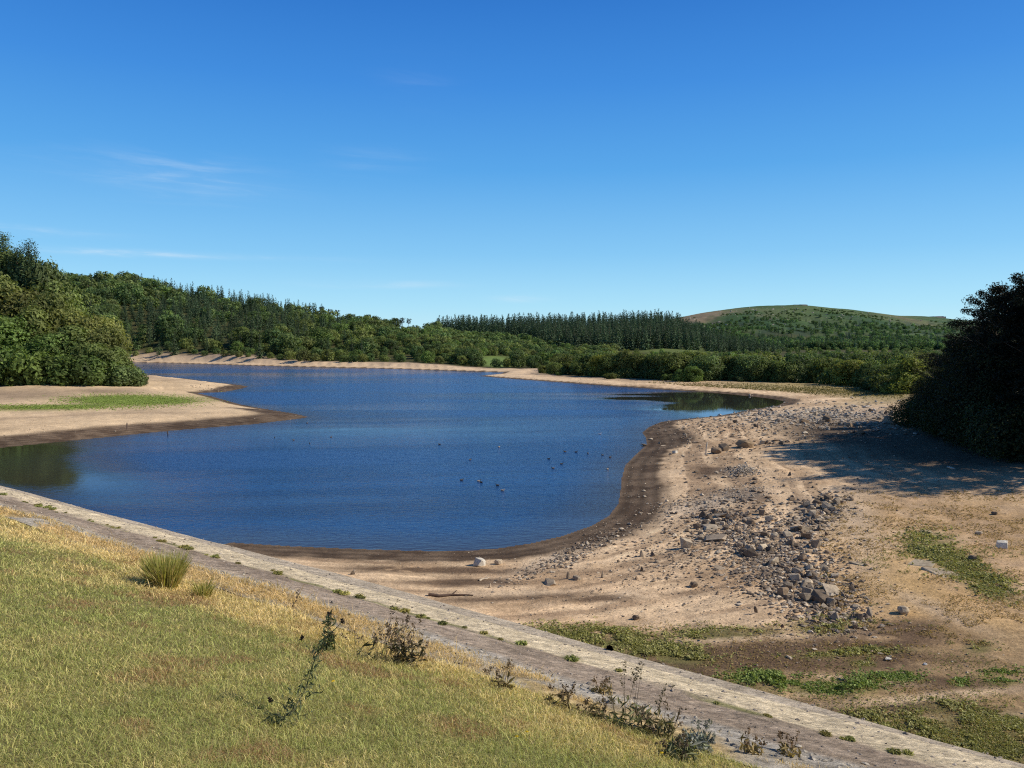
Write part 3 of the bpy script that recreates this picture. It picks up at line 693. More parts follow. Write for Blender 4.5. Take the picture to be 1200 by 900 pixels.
# -------- the wood on the near point of the left shore
G = 'trees on the near wooded point'
left = [ # px, distance, top row, kind, colour, relative width, label
 (7, 262, 274, 'nc0', (.95, 1.0, .8), 1.15, 'tallest dark conifer at the top of the near wooded point'),
 (37, 255, 284, 'nc1', (.72, .82, .75), 1.0, 'slim pointed conifer standing highest at the edge of the wooded point'),
 (23, 258, 291, 'nc2', (.7, .8, .75), 1.05, 'dark conifer just behind the slim pointed one on the wooded point'),
 (-22, 250, 286, 'nc0', (1.0, 1.05, .8), 1.0, 'conifer cut by the picture edge on the wooded point'),
 (15, 264, 298, 'nb0', MID, 1.0, 'broadleaf tree filling the gap beneath the tall conifers'),
 (46, 258, 308, 'nb3', DARKG, .8, 'dark tree leaning against the slim pointed conifer'),
 (62, 254, 331, 'nb1', MID, .95, 'mid green tree at the sky edge right of the slim pointed conifer'),
 (50, 258, 322, 'nb2', MID, .9, 'narrow broadleaf tree below the slim pointed conifer'),
 (-10, 236, 322, 'nb0', OLIVE, 1.1, 'olive broadleaf tree under the tall conifers at the picture edge'),
 (22, 236, 338, 'nb1', BROWN, 1.2, 'brownish broadleaf tree under the slim pointed conifer'),
 (60, 238, 346, 'nb3', OLIVE, 1.15, 'large olive rounded tree in the middle of the wooded point'),
 (38, 222, 362, 'nb4', OLIVE, 1.15, 'olive spreading tree in front of the brownish one'),
 (82, 234, 366, 'nb0', BROWN, 1.15, 'brown-green rounded tree beside the large olive one on the slope'),
 (104, 232, 372, 'nb1', (1.0, .88, .7), 1.1, 'brown-green tree near the water end of the wooded point'),
 (122, 226, 386, 'nb3', (.95, .88, .7), 1.05, 'smaller brown-green tree last but one before the water'),
 (135, 219, 408, 'nb4', MID, 1.1, 'low broadleaf tree at the very tip of the wooded point'),
 (0, 214, 372, 'nb3', FRESH, 1.15, 'bright green tree low at the picture edge of the wooded point'),
 (84, 219, 384, 'nb2', MID, 1.2, 'mid green tree behind the shore bushes of the wooded point'),
 (62, 216, 392, 'nb1', FRESH, 1.1, 'fresh green low tree behind the shore bushes'),
 (109, 213, 404, 'nb0', MID, 1.1, 'dense green low tree above the sand near the tip'),
 (-35, 215, 330, 'nb4', OLIVE, 1.2, 'olive tree partly outside the picture on the wooded point'),
]
for px, Y, top, k, colr, wd, lab in left:
    x, y, s = fit(px, Y, top, 20 if k[:2] == 'nc' else 12)
    plant('conifer_tree' if k[:2] == 'nc' else 'broadleaf_tree', k, x, y, s, lab, 'tree', G, tuple(v * 1.3 for v in colr), sxy=min(wd, 14 / (s * 12) * 1.2) if k[:2] != 'nc' else wd)
for i, (px, Y, top, k, colr) in enumerate([(8, 203, 408, 'bu0', FRESH), (34, 203, 412, 'bu1', (.9, 1.05, .7)), (62, 206, 415, 'bu2', (.85, 1.0, .7)), (88, 207, 416, 'bu3', FRESH), (112, 209, 421, 'bu0', (.82, .98, .7)), (134, 212, 428, 'bu1', DARKG), (150, 214, 431, 'bu2', DARKG), (-18, 202, 404, 'bu3', FRESH), (160, 217, 440, 'bu1', DARKG)]):
    x, y, s = fit(px, Y, top, 4.2)
    plant('shrub', k, x, y, s, f'{ORD[i]} leafy green shrub along the sand at the foot of the near wooded point', 'shrub', 'shrubs at the foot of the near wooded point', tuple(v * 1.15 for v in colr), sxy=min(1.15, 6.3 / (s * 3.2)))

# -------- tree line on the flat far shore, nearest trees of the valley head
G = 'tree line along the flat far shore'
row = [(636, 330, 424, BROWN), (650, 318, 421, MID), (664, 312, 424, OLIVE), (678, 306, 420, MID), (694, 300, 424, OLIVE), (706, 296, 413, (1.5, 1.3, .7)), (718, 292, 409, OLIVE), (733, 288, 408, BROWN),
       (748, 286, 411, OLIVE), (763, 282, 412, DARKG), (774, 276, 409, MID), (790, 270, 410, OLIVE), (802, 274, 411, MID), (814, 271, 411, OLIVE), (797, 257, 428, FRESH), (812, 257, 424, FRESH), (826, 264, 412, DARKG), (840, 266, 414, MID), (851, 268, 412, OLIVE), (866, 264, 413, MID), (880, 260, 415, DARKG), (893, 258, 417, MID),
       (908, 256, 418, FRESH), (919, 252, 421, MID), (932, 252, 420, DARKG), (951, 262, 432, OLIVE), (968, 250, 418, OLIVE), (985, 238, 421, MID), (1000, 228, 419, (1.3, 1.15, .8)), (1017, 222, 424, MID), (1034, 214, 424, DARKG), (1050, 204, 421, OLIVE), (1068, 190, 418, (1.3, 1.2, .7))]
for i, (px, Y, top, colr) in enumerate(row):
    x, y, s = fit(px, Y, top + random.uniform(1.5, 6.5), 12)
    plant('broadleaf_tree', NEAR_B[i % 5], x, y, s, f'{ORD[i]} leafy tree of the shore row, counted from the bright meadow', 'tree', G, tuple(v * w_ for v, w_ in zip(colr, (1.2, 1.22, 1.15))), sxy=min(1.3, max(.8, 5.0 / (s * 5.8))))
for i, (px, Y, top, colr) in enumerate([(655, 306, 436, FRESH), (716, 276, 437, OLIVE), (783, 264, 438, FRESH), (868, 256, 440, DARKG), (945, 250, 441, OLIVE), (1028, 208, 440, DARKG), (1045, 198, 438, OLIVE)]):
    x, y, s = fit(px, Y, top, 4.2)
    plant('shrub', BUSH[i % 4], x, y, s, f'{ORD[i]} low shrub before the shore tree row, counted from the bright meadow', 'shrub', 'shrubs before the shore tree row', colr, sxy=1.3)

# -------- the tall dark pines at the right and the wood that shades the lake bed
G = 'dark trees on the shaded shore'
dark = [(1216, 84, 330, 'pi0', 1.05, 'tallest dark pine at the picture edge on the shaded shore'), (1192, 87, 341, 'pi1', 1.0, 'tall dark pine with layered pads beside the tallest one'),
        (1168, 93, 352, 'pi2', .78, 'dark pine with branches sticking out against the sky'), (1146, 100, 380, 'pi3', .85, 'dark pine stepping down below the layered ones'),
        (1124, 108, 402, 'pi1', 1.0, 'dark ragged pine below the stepping pine'), (1106, 113, 420, 'pi2', 1.0, 'dark small pine at the low end of the shaded wood'),
        (1093, 112, 444, 'rb1', 1.0, 'low dark tree at the tip of the shaded wood'), (1125, 102, 430, 'rb1', 1.1, 'dark leafy tree overhanging the shaded lake bed'),
        (1150, 95, 402, 'pi3', 1.25, 'dark low pine in front of the stepping pine'), (1182, 88, 405, 'rb0', 1.2, 'wide dark tree low under the tall layered pine'),
        (1218, 82, 385, 'pi0', 1.3, 'dark tree nearest the picture edge with few lit leaves'), (1250, 84, 335, 'pi2', 1.1, 'dark pine half outside the picture at its edge'),
        (1285, 77, 330, 'pi1', 1.1, 'dark pine outside the picture beside the edge one'), (1325, 71, 325, 'pi0', 1.1, 'dark pine outside the picture, second beyond the edge one'), (1385, 66, 335, 'pi3', 1.1, 'dark pine outside the picture, third beyond the edge one')]
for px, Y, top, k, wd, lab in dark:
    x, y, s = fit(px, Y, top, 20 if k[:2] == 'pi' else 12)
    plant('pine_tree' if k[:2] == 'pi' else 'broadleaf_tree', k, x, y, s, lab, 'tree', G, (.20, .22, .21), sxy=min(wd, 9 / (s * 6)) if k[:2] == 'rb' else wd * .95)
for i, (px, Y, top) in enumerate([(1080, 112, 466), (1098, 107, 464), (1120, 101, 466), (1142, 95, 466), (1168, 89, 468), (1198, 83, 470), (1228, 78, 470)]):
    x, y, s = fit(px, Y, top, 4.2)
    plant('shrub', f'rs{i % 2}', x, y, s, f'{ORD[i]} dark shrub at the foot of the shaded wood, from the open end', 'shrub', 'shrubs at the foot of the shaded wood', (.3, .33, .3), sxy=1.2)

# -------- the wooded hillside across the water, the plantation, the valley head
BL = []; CN = []
rr = np.random.default_rng(11)
def spaced(n, xr, yr, dx, dy, ok):
    P = []
    for _ in range(n):
        x = rr.uniform(*xr); y = rr.uniform(*yr)
        if not ok(x, y): continue
        if any(abs(x - a) < dx and abs(y - b) < dy for a, b in P): continue
        P.append((x, y))
    return P
def u2px(x, y): return 600 + F * x / y
def hillside(x, y):
    px = u2px(x, y)
    if px < 40 or px > 545: return False
    s = qsd(x, y)
    return s > (16 if px < 260 else 14) and y < np.interp(px, [40, 200, 300, 400, 450, 545], [860, 850, 820, 770, 700, 640])
for x, y in spaced(16000, (-470, -25), (430, 860), 5.2, 10.5, hillside):
    px = u2px(x, y); e = (y - 440) / 400; n = float(fbm(x * .012, y * .012, 131))
    conif = rr.random() < np.clip(1.0 * blob(px, 0, 285, 0, 110, 1) * sstep(.15, .4, e) + .35 * blob(px, 0, 150, 0, 70, 1) * sstep(.2, .4, e) * sstep(.85, .65, e) + .08, 0, .85) and px < 430
    sc = np.interp(px, [60, 300, 400, 460, 545], [.88, .8, .68, .46, .36]) * (.5 + .95 * rr.random() ** 1.6 + (.35 if rr.random() < .08 else 0))
    if e < .12 or (px < 330 and qsd(x, y) < 40): sc = min(sc, rr.uniform(.2, .34) if px < 330 and qsd(x, y) < 26 else rr.uniform(.35, .6))
    if conif: sc = rr.uniform(.5, .82) * (1 if px < 380 else .8)
    (CN if conif else BL).append((x, y, sc, 'hill'))
def shorebush(px, Y):
    return None
# behind the bright meadow and up to the plantation edge
def middle(x, y):
    px = u2px(x, y)
    if px < 500 or px > 720: return False
    if float(blob(px, float(pix(x, y, ground(x, y))[1]), 582, 423.5, 27, 7)) > .4: return False
    return qsd(x, y) > 22 and y < np.interp(px, [500, 530, 607, 658, 720], [900, 890, 800, 690, 655])
for x, y in spaced(5000, (-80, 90), (330, 890), 5.5, 12, middle): BL.append((x, y, rr.uniform(.34, .66) * (1 if y > 420 else .8), 'mid'))
def plantation(x, y):
    px = u2px(x, y)
    if px < 512 or px > 960: return False
    y0 = np.interp(px, [512, 530, 607, 658, 720, 865, 960], [930, 890, 805, 695, 655, 690, 760]); y1 = np.interp(px, [512, 780, 800, 865, 960], [1060, 985, 950, 880, 850])
    return y0 < y < y1
for x, y in spaced(18000, (-100, 260), (640, 1070), 4.9, 10, plantation):
    CN.append((x, y, rr.uniform(.74, 1.12) * (1.1 if y < 720 else 1.02) * float(np.interp(u2px(x, y), [780, 800, 870, 960], [1, .88, .6, .42])), 'plant'))
def backwood(x, y):
    px = u2px(x, y); 
    if px < 640 or px > 1110: return False
    py = float(pix(x, y, ground(x, y))[1])
    if blob(px, py, 800, 411, 62, 3.4) > .5 or blob(px, py, 682, 413.5, 18, 2.4) > .5: return False
    return y < (640 if px < 865 else 800)
for x, y in spaced(1500, (10, 420), (300, 800), 8.5, 26, backwood): BL.append((x, y, max(.3, min(rr.uniform(.6, .95), (EYE - (rr.uniform(412, 418) - 400) * y / F - ground(x, y)) / 12)), 'back'))
def label_of(x, y, kind, con, sc):
    px = u2px(x, y); e = (y - 440) / 400
    if con:
        if kind == 'plant':
            g = 'dark conifers of the plantation'
            if y > 930: return 'dark spruce along the top edge of the plantation on the skyline', g
            if y < 760: return 'dark spruce in the lower rows of the plantation above the valley trees', g
            return 'dark spruce in the middle of the plantation on the skyline ridge', g
        g = 'conifers scattered in the wooded hillside'
        return ('dark conifer high on the wooded hillside across the water' if e > .55 else 'dark conifer low on the wooded hillside across the water'), g
    if kind == 'hill':
        g = 'broadleaf trees of the wooded hillside'
        if e < .13: return 'low leafy tree just above the far sand beneath the wooded hillside', g
        if e > .7: return 'rounded broadleaf tree near the crest of the wooded hillside', g
        return ('small leafy tree on the scrubby end of the hillside' if px > 420 else 'rounded broadleaf tree in the middle of the wooded hillside'), g
    if kind == 'mid': return ('small leafy tree around the bright meadow across the water' if y < 560 else 'small leafy tree on the rise below the plantation'), 'small trees between meadow and plantation'
    return 'broadleaf tree in the valley wood behind the shore tree row', 'trees of the valley wood'
wood = Mass()
PAL = [(.95, .98, .8), (.75, .86, .78), (.55, .72, .7), (1.12, 1.08, .88), (.85, 1.05, .75), (.62, .75, .75), (.95, .9, .85), (.48, .62, .62)]
BL.sort(key=lambda q: q[1] / q[2] ** .5); CN.sort(key=lambda q: q[1] / q[2] ** .5)
nb_done = sum(1 for q in left if q[3][:2] == 'nb') + len(row) + 11
for i, (x, y, sc, kind) in enumerate(BL):
    colr = PAL[int(rr.integers(len(PAL)))]; haze = sstep(350, 900, y) * .5; colr = tuple(1.22 * (np.array(colr) * (1 - haze) + np.array((.92, 1.12, 1.2)) * haze))  # aerial haze painted into the crown colour, bluer with distance
    if i < 296 - nb_done:
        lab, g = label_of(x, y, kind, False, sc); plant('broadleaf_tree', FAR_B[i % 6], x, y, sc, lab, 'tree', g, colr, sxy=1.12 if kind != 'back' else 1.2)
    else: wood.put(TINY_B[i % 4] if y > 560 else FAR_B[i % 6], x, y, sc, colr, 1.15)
nc_done = 4
for i, (x, y, sc, kind) in enumerate(CN):
    v = rr.uniform(.8, 1.2); haze = sstep(450, 950, y) * .75; colr = tuple(np.array((.95, 1.0, .9)) * v * (1 - haze) + np.array((.85, 1.05, 1.3)) * v * haze)  # far conifers tinted bluish to stand in for haze
    if i < 296 - nc_done:
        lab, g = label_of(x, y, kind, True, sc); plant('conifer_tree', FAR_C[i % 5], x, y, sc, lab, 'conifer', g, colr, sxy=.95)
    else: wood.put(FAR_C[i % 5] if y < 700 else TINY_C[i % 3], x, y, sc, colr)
print('trees', len(BL), len(CN))
# woods at the foot of the moor and scrub on its flank
n = 0
while n < 1500:
    px = rr.uniform(770, 1150); y = 820 + 880 * rr.random() ** 1.5; x = (px - 600) * y / F
    if px < 870 and y < 950: continue
    if float(fbm(x * .008, y * .008, 141, 4)) < .30 + .42 * max(0, (y - 1120) / 560): continue
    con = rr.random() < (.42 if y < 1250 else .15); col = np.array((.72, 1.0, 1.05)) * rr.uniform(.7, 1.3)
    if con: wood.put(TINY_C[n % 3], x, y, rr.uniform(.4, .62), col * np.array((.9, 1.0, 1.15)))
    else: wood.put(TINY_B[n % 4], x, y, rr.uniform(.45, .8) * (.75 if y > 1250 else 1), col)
    n += 1
wood.build({'foliage': 'broadleaf_woods', 'needles': 'conifer_woods'}, 'dense woods of far trees on the hills')
scrub = Mass(); n = 0
while n < 1100:
    px = rr.uniform(780, 1120); y = rr.uniform(1350, 1900); x = (px - 600) * y / F
    if float(fbm(x * .012, y * .012, 143)) < .42 + .2 * (y - 1350) / 550: continue
    scrub.put(TINY_B[n % 4], x, y, rr.uniform(.10, .30), np.array((.6, .85, .75)) * rr.uniform(.7, 1.3), 1.5); n += 1
scrub.build({'foliage': 'scrub_vegetation'}, 'low scrub and gorse dotted over the moor')

# -------- lone trees along the skyline at the end of the hillside
G = 'lone trees on the hillside skyline'
for i, (px, Y, top, k, lab) in enumerate([(364, 770, 359, 'sp0', 'bare-stemmed pine highest of the skyline trees past the dense wood'), (378, 765, 360, 'sp1', 'bare-stemmed pine second past the dense wood on the skyline'), (386, 765, 363, 'sp0', 'bare-stemmed pine third past the dense wood on the skyline'), (395, 760, 364, 'sp1', 'bare-stemmed pine at the end of the close group on the skyline'),
        (411, 755, 368, 'fb0', 'single small tree alone in the skyline gap'), (432, 740, 369, 'fb1', 'widest round tree on the open skyline'), (440, 742, 371, 'fb2', 'round tree touching the widest one on the skyline'), (452, 738, 374, 'fb3', 'small round tree between the two larger skyline trees'), (464, 735, 373, 'fb4', 'flat-topped dark tree on the open skyline'), (472, 735, 373, 'sp0', 'thin tree with open crown next to the flat-topped one'), (479, 735, 374, 'sp1', 'last thin tree before the skyline gap'),
        (148, 842, 319, 'fb2', 'lollipop-shaped tree sticking out of the hill crest'), (160, 842, 322, 'fb3', 'smaller lollipop-shaped tree sticking out of the hill crest'), (511, 900, 377, 'fb0', 'small round tree at the open end of the plantation')]):
    x, y, s = fit(px, Y, top, 15 if k[:2] == 'sp' else 12)
    plant('pine_tree' if k[:2] == 'sp' else 'broadleaf_tree', k, x, y, s, lab, 'tree', G, (.9, 1.0, .95), sxy=1.25 if px == 432 else 1.0)
# ------------------------------------------------------------------ rocks
def rock_mesh(name, seed, dims, kind='block', n=16):
    r = np.random.default_rng(seed); bm = bmesh.new()
    if kind == 'round': P = r.normal(size=(30, 3)); P /= np.linalg.norm(P, axis=1, keepdims=True); P *= .5 * (1 + .18 * (r.random((30, 1)) - .5))
    elif kind == 'wedge':
        P = (r.random((n, 3)) - .5); P[:, :2] *= (1.05 - .85 * (P[:, 2:] + .5))
    else:
        P = np.array([[a, b, c] for a in (-.5, .5) for b in (-.5, .5) for c in (-.5, .5)], float); P = P * (1 - .62 * r.random((8, 3))) + (r.random((8, 3)) - .5) * .2
        P = np.concatenate([P, (r.random((n - 8, 3)) - .5) * 1.02])
    P = P * np.array(dims); P[:, 2] += dims[2] * .5
    vs = [bm.verts.new(p) for p in P]
    bmesh.ops.convex_hull(bm, input=vs); 
    bmesh.ops.delete(bm, geom=[v for v in bm.verts if not v.link_faces], context='VERTS')
    bmesh.ops.dissolve_limit(bm, angle_limit=math.radians(9), verts=bm.verts, edges=bm.edges)
    bmesh.ops.bevel(bm, geom=list(bm.edges), offset=.035 * min(dims), segments=1, affect='EDGES', clamp_overlap=True)
    bmesh.ops.recalc_face_normals(bm, faces=bm.faces)
    me = bpy.data.meshes.new(name); bm.to_mesh(me); bm.free(); me.materials.append(M_rock); return me
ROCK = {'block': [rock_mesh('rock_block', 900 + i, (1, .8, .6 + .06 * i), 'block', 13) for i in range(6)],
        'wedge': [rock_mesh('rock_wedge', 920 + i, (1, .75, .85), 'wedge', 15) for i in range(4)],
        'slab': [rock_mesh('rock_slab', 940 + i, (1, .7, .22), 'block', 12) for i in range(4)],
        'flat': [rock_mesh('rock_flat', 950 + i, (1, .6, .10), 'block', 14) for i in range(3)],
        'round': [rock_mesh('rock_round', 960 + i, (1, .85, .62), 'round') for i in range(3)],
        'upright': [rock_mesh('rock_upright', 970 + i, (.7, .5, 1.15), 'wedge', 15) for i in range(3)]}
GREY = (.36, .30, .235); PALE = (.54, .455, .35); DARK = (.19, .15, .115); BRN = (.28, .21, .15); WHITE = (.72, .69, .63)
nrock = 0
def rock(px, py, wpx, kind, colr, label, group=None, name='rock', rz=None, sink=.16):
    global nrock
    p = hit(px, py); d = p.y; w = wpx * d / F
    me = ROCK[kind][nrock % len(ROCK[kind])]; o = obj(name, me); nrock += 1
    h = {'block': .7, 'wedge': .85, 'slab': .22, 'flat': .1, 'round': .62, 'upright': 1.15}[kind]
    o.location = (p.x, p.y, p.z - sink * w * h); o.scale = (w, w * random.uniform(.8, 1.2), w * random.uniform(.85, 1.15))
    tl = .06 if kind in ('flat', 'upright') else .2 if group is None else .55
    o.rotation_euler = (random.uniform(-tl, tl), random.uniform(-tl, tl), random.uniform(0, 6.28) if rz is None else rz)
    if kind == 'flat': o.location.z -= .05 * w
    v = random.uniform(.88, 1.12); o.color = (*[q * v for q in colr], 1); tag(o, label, 'rock', group); return o
hero = [(872, 524, 22, 'round', (.33, .25, .17), 'largest brown boulder at the edge of the tree shadow'), (848, 528, 15, 'block', DARK, 'dark squat rock on the sand beside the largest brown boulder'),
 (839, 531, 15, 'round', BRN, 'low brown rock next to the dark squat one'), (803, 643, 19, 'block', PALE, 'square pale block with a dark shaded side near the slab heap'), (795, 640, 8, 'wedge', DARK, 'dark chip leaning against the square pale block'),
 (666, 678, 12, 'upright', GREY, 'upright pointed stone standing behind a flat slab near the shore gravel'), (676, 679, 9, 'block', GREY, 'small block touching the upright pointed stone'), (645, 684, 26, 'slab', GREY, 'flat slab with a dark edge in front of the upright pointed stone'),
 (561, 663, 16, 'block', WHITE, 'pale angular block alone on the wet mud by the water'), (584, 661, 11, 'round', PALE, 'small pale stone beside the pale block on the wet mud'),
 (752, 652, 12, 'wedge', GREY, 'lone grey stone on smooth sand left of the square pale block'), (813, 688, 11, 'round', DARK, 'dark rounded stone with a white stain beside it'), (706, 677, 9, 'upright', GREY, 'small upright stone alone on the sand right of the flat slab'),
 (1058, 718, 15, 'round', PALE, 'pale rounded boulder at the far end of the rock field'), (1020, 722, 17, 'wedge', GREY, 'pointed grey stone leaning just before the pale rounded boulder'), (1003, 712, 16, 'slab', GREY, 'dark-shadowed slab left of the pointed leaning stone'),
 (975, 692, 32, 'slab', PALE, 'broad pale slab at the edge of the dense rocks'), (942, 622, 32, 'slab', (.42, .36, .28), 'broad tan slab in front of the upper dense rock pile'), (962, 705, 24, 'block', DARK, 'big dark block below the broad pale slab'),
 (978, 727, 17, 'wedge', GREY, 'tilted grey stone at the lower tip of the rock field'), (916, 738, 11, 'wedge', (.17, .11, .095), 'dark reddish stone lowest of the rock field'), (885, 719, 14, 'wedge', DARK, 'dark split stone alone below the rock field'),
 (745, 726, 10, 'round', DARK, 'dark stone alone above the green weeds beside the dam'), (413, 673, 8, 'wedge', DARK, 'dark stone on the brown mud close to the dam edge'), (574, 689, 7, 'upright', PALE, 'small pale stone on the strand line below the pale block'),
 (1085, 660, 40, 'flat', (.48, .41, .31), 'long flat slab lying in turf, upper of two'), (1105, 672, 46, 'flat', (.46, .39, .3), 'long flat slab lying in turf, lower of two'), (1010, 661, 30, 'flat', (.44, .37, .28), 'flat slab level with the ground left of the turf slabs'),
 (1140, 657, 11, 'round', DARK, 'dark rounded stone in the turf beyond the flat slabs'), (1175, 643, 12, 'block', WHITE, 'white stone on dry turf near the picture edge'), (1147, 626, 8, 'block', PALE, 'small pale stone above the white stone on dry turf'), (1087, 622, 22, 'flat', PALE, 'pale low stone at the top of the green turf patch'),
 (791, 531, 7, 'block', WHITE, 'white stone at the bend of the wet shore'), (1042, 773, 12, 'slab', WHITE, 'white flat stone among weeds in the muddy foreground'), (1084, 779, 5, 'round', (.62, .66, .72), 'small bluish white stone in the muddy foreground'), (925, 771, 10, 'slab', PALE, 'pale flat stone on brown mud below the rock field'),
 (927, 560, 12, 'wedge', DARK, 'dark pointed rock alone below the tree shadow'), (957, 591, 11, 'round', DARK, 'dark rock crowning the upper dense pile'), (1114, 549, 10, 'slab', WHITE, 'white stone lying within the tree shadow'), (1165, 603, 8, 'round', DARK, 'dark stone on dry turf below the tree shadow'),
 (832, 619, 24, 'slab', PALE, 'large pale slab in the middle of the slab heap'), (846, 605, 20, 'slab', GREY, 'tilted slab at the top of the slab heap'), (838, 633, 30, 'slab', (.40, .33, .26), 'lowest broad slab of the slab heap'), (825, 607, 16, 'wedge', DARK, 'dark shadowed wedge at the upper end of the slab heap'),
 (893, 603, 12, 'block', BRN, 'brown block between the slab heap and upper pile'), (755, 522, 9, 'slab', DARK, 'dark flat rock at the waterline below the bend'), (778, 522, 8, 'flat', PALE, 'pale flat stone on wet mud by the waterline rock')]
for px, py, w, k, cl, lab in hero: rock(px, py, w, k, cl, lab)
zones = [ # centre, radii, tilt, count, size range in photo pixels, tones, label stem, group
 (958, 603, 36, 15, -28, 44, (5, 15), 'in the upper dense rock pile', 'rocks of the upper dense pile'),
 (905, 648, 74, 34, 28, 72, (5, 15), 'in the middle of the rock field', 'rocks in the middle of the rock field'),
 (955, 700, 56, 25, 28, 56, (5, 17), 'at the lower end of the rock field', 'rocks at the lower end of the rock field'),
 (838, 612, 34, 15, -15, 26, (6, 14), 'in the slab heap near the shore', 'rocks of the slab heap'),
 (672, 647, 62, 7, -24, 10, (4, 8), 'in the gravel strip along the wet shore', 'rocks of the shore gravel strip'),
 (750, 675, 80, 24, -8, 12, (4, 8), 'scattered on smooth sand above the dam', 'rocks scattered on the smooth sand'),
 (965, 492, 110, 13, 2, 30, (4, 11), 'on the far stony flat beyond the tree shadow', 'rocks on the far stony flat'),
 (902, 520, 28, 2.5, -7, 9, (5, 10), 'in the row along the edge of the tree shadow', 'rocks in the row by the tree shadow')]
for cx, cy, rx, ry, rot, n, (a, b), lab, grp in zones:
    c_, s_ = math.cos(math.radians(rot)), math.sin(math.radians(rot))
    for i in range(n):
        q = rr.normal(size=2) * .62; px = cx + c_ * q[0] * rx - s_ * q[1] * ry; py = cy + s_ * q[0] * rx + c_ * q[1] * ry
        kind = ['block', 'wedge', 'block', 'slab', 'block', 'round'][int(rr.integers(6))]
        tone, word = [(GREY, 'grey'), (PALE, 'pale'), (DARK, 'dark'), (BRN, 'brownish'), (DARK, 'dark')][int(rr.integers(5))]
        w = a + (b - a) * rr.random() ** 2
        shape = {'block': 'angular', 'wedge': 'pointed', 'slab': 'flat', 'round': 'rounded'}[kind]
        rock(px, py, w, kind, tone, f'{word} {shape} stone {lab}', f'{word} {shape} {grp}')
# small rubble and pebbles nobody could count
base_oct = np.array([[1, 0, 0], [-1, 0, 0], [0, 1, 0], [0, -1, 0], [0, 0, .8], [0, 0, -.5], [.6, .6, .4], [-.6, .5, .5], [.5, -.6, .45], [-.5, -.6, .35]], float)
bmh = bmesh.new(); [bmh.verts.new(p) for p in base_oct]; bmesh.ops.convex_hull(bmh, input=list(bmh.verts)); bmh.verts.index_update()
OV = np.array([v.co[:] for v in bmh.verts]); OT = np.array([[v.index for v in f.verts] for f in bmh.faces if len(f.verts) == 3]); bmh.free()
def stones(P, S, colr, r):
    n = len(P); k = len(OV)
    V = OV[None] * (1 + .95 * (r.random((n, k, 3)) - .5)) * np.stack([S * (.7 + .6 * r.random(n)), S * (.7 + .6 * r.random(n)), S * (.4 + .6 * r.random(n))], 1)[:, None]
    th = r.random(n) * 6.283; c, s = np.cos(th)[:, None], np.sin(th)[:, None]
    V = np.stack([V[..., 0] * c - V[..., 1] * s, V[..., 0] * s + V[..., 1] * c, V[..., 2]], -1) + P[:, None]
    T = (OT[None] + (np.arange(n) * k)[:, None, None]).reshape(-1, 3)
    return V.reshape(-1, 3), T, np.repeat(colr, k, 0)
def flat_at(px, py, z):
    d_ = np.stack([(px - 600) / F, cp + (450 - py) / F * sp, -sp + (450 - py) / F * cp], 1); k = (z - EYE) / d_[:, 2]
    x = d_[:, 0] * k; y = d_[:, 1] * k; return x, y
def drop(px, py):
    """photo rows and columns to points on the bed (three passes)"""
    z = np.full(len(px), 1.5)
    for _ in range(4):
        x, y = flat_at(px, py, z); z = .5 * z + .5 * quick(x, y)
    return x, y, quick(x, y)
acc = Acc(); r3 = np.random.default_rng(33)
rub = [(958, 603, 40, 18, -28, 620, (1.6, 7)), (900, 650, 66, 32, 28, 1900, (1.4, 7)), (905, 640, 95, 52, 28, 2300, (1.3, 7)), (880, 660, 110, 60, 20, 900, (1.2, 5)), (800, 640, 90, 30, -14, 700, (1.2, 5)), (950, 500, 140, 16, 0, 900, (1.2, 5)), (845, 520, 70, 25, -10, 500, (1, 4)), (950, 700, 60, 26, 28, 1700, (1.5, 8)), (838, 610, 45, 20, -15, 420, (1.5, 7)), (672, 646, 72, 9, -24, 900, (1.3, 5.5)),
       (750, 672, 95, 30, -8, 330, (1, 4)), (970, 488, 120, 12, 2, 2000, (1.3, 6.5)), (872, 553, 19, 6.0, 0, 430, (1.6, 4)), (790, 588, 28, 7, -12, 260, (1.2, 3)), (850, 580, 50, 9, -14, 420, (1.2, 3.4)), (905, 520, 45, 4, -7, 120, (1.2, 4)), (820, 500, 50, 9, -4, 260, (1, 3)),
       (735, 560, 16, 40, 0, 160, (.9, 2.2)), (700, 612, 40, 14, -40, 200, (1, 2.4)), (560, 655, 120, 12, 0, 160, (1, 2.6)), (940, 745, 90, 14, -5, 260, (1, 3)), (1050, 690, 110, 70, 0, 260, (1, 3)), (1000, 790, 160, 40, 0, 220, (1, 3.2)), (1000, 560, 120, 40, 0, 240, (1, 3)), (860, 560, 90, 60, 0, 420, (1, 2.6)), (680, 715, 90, 14, 0, 120, (1, 3)), (820, 690, 110, 40, 0, 420, (1, 2.8)),
       (100, 503, 160, 6, -4, 60, (1, 2.4)), (255, 459, 30, 4, 10, 60, (1, 2.5)), (620, 445, 90, 4, 3, 60, (.8, 1.6)), (720, 450, 100, 4, 3, 60, (.8, 1.6))]
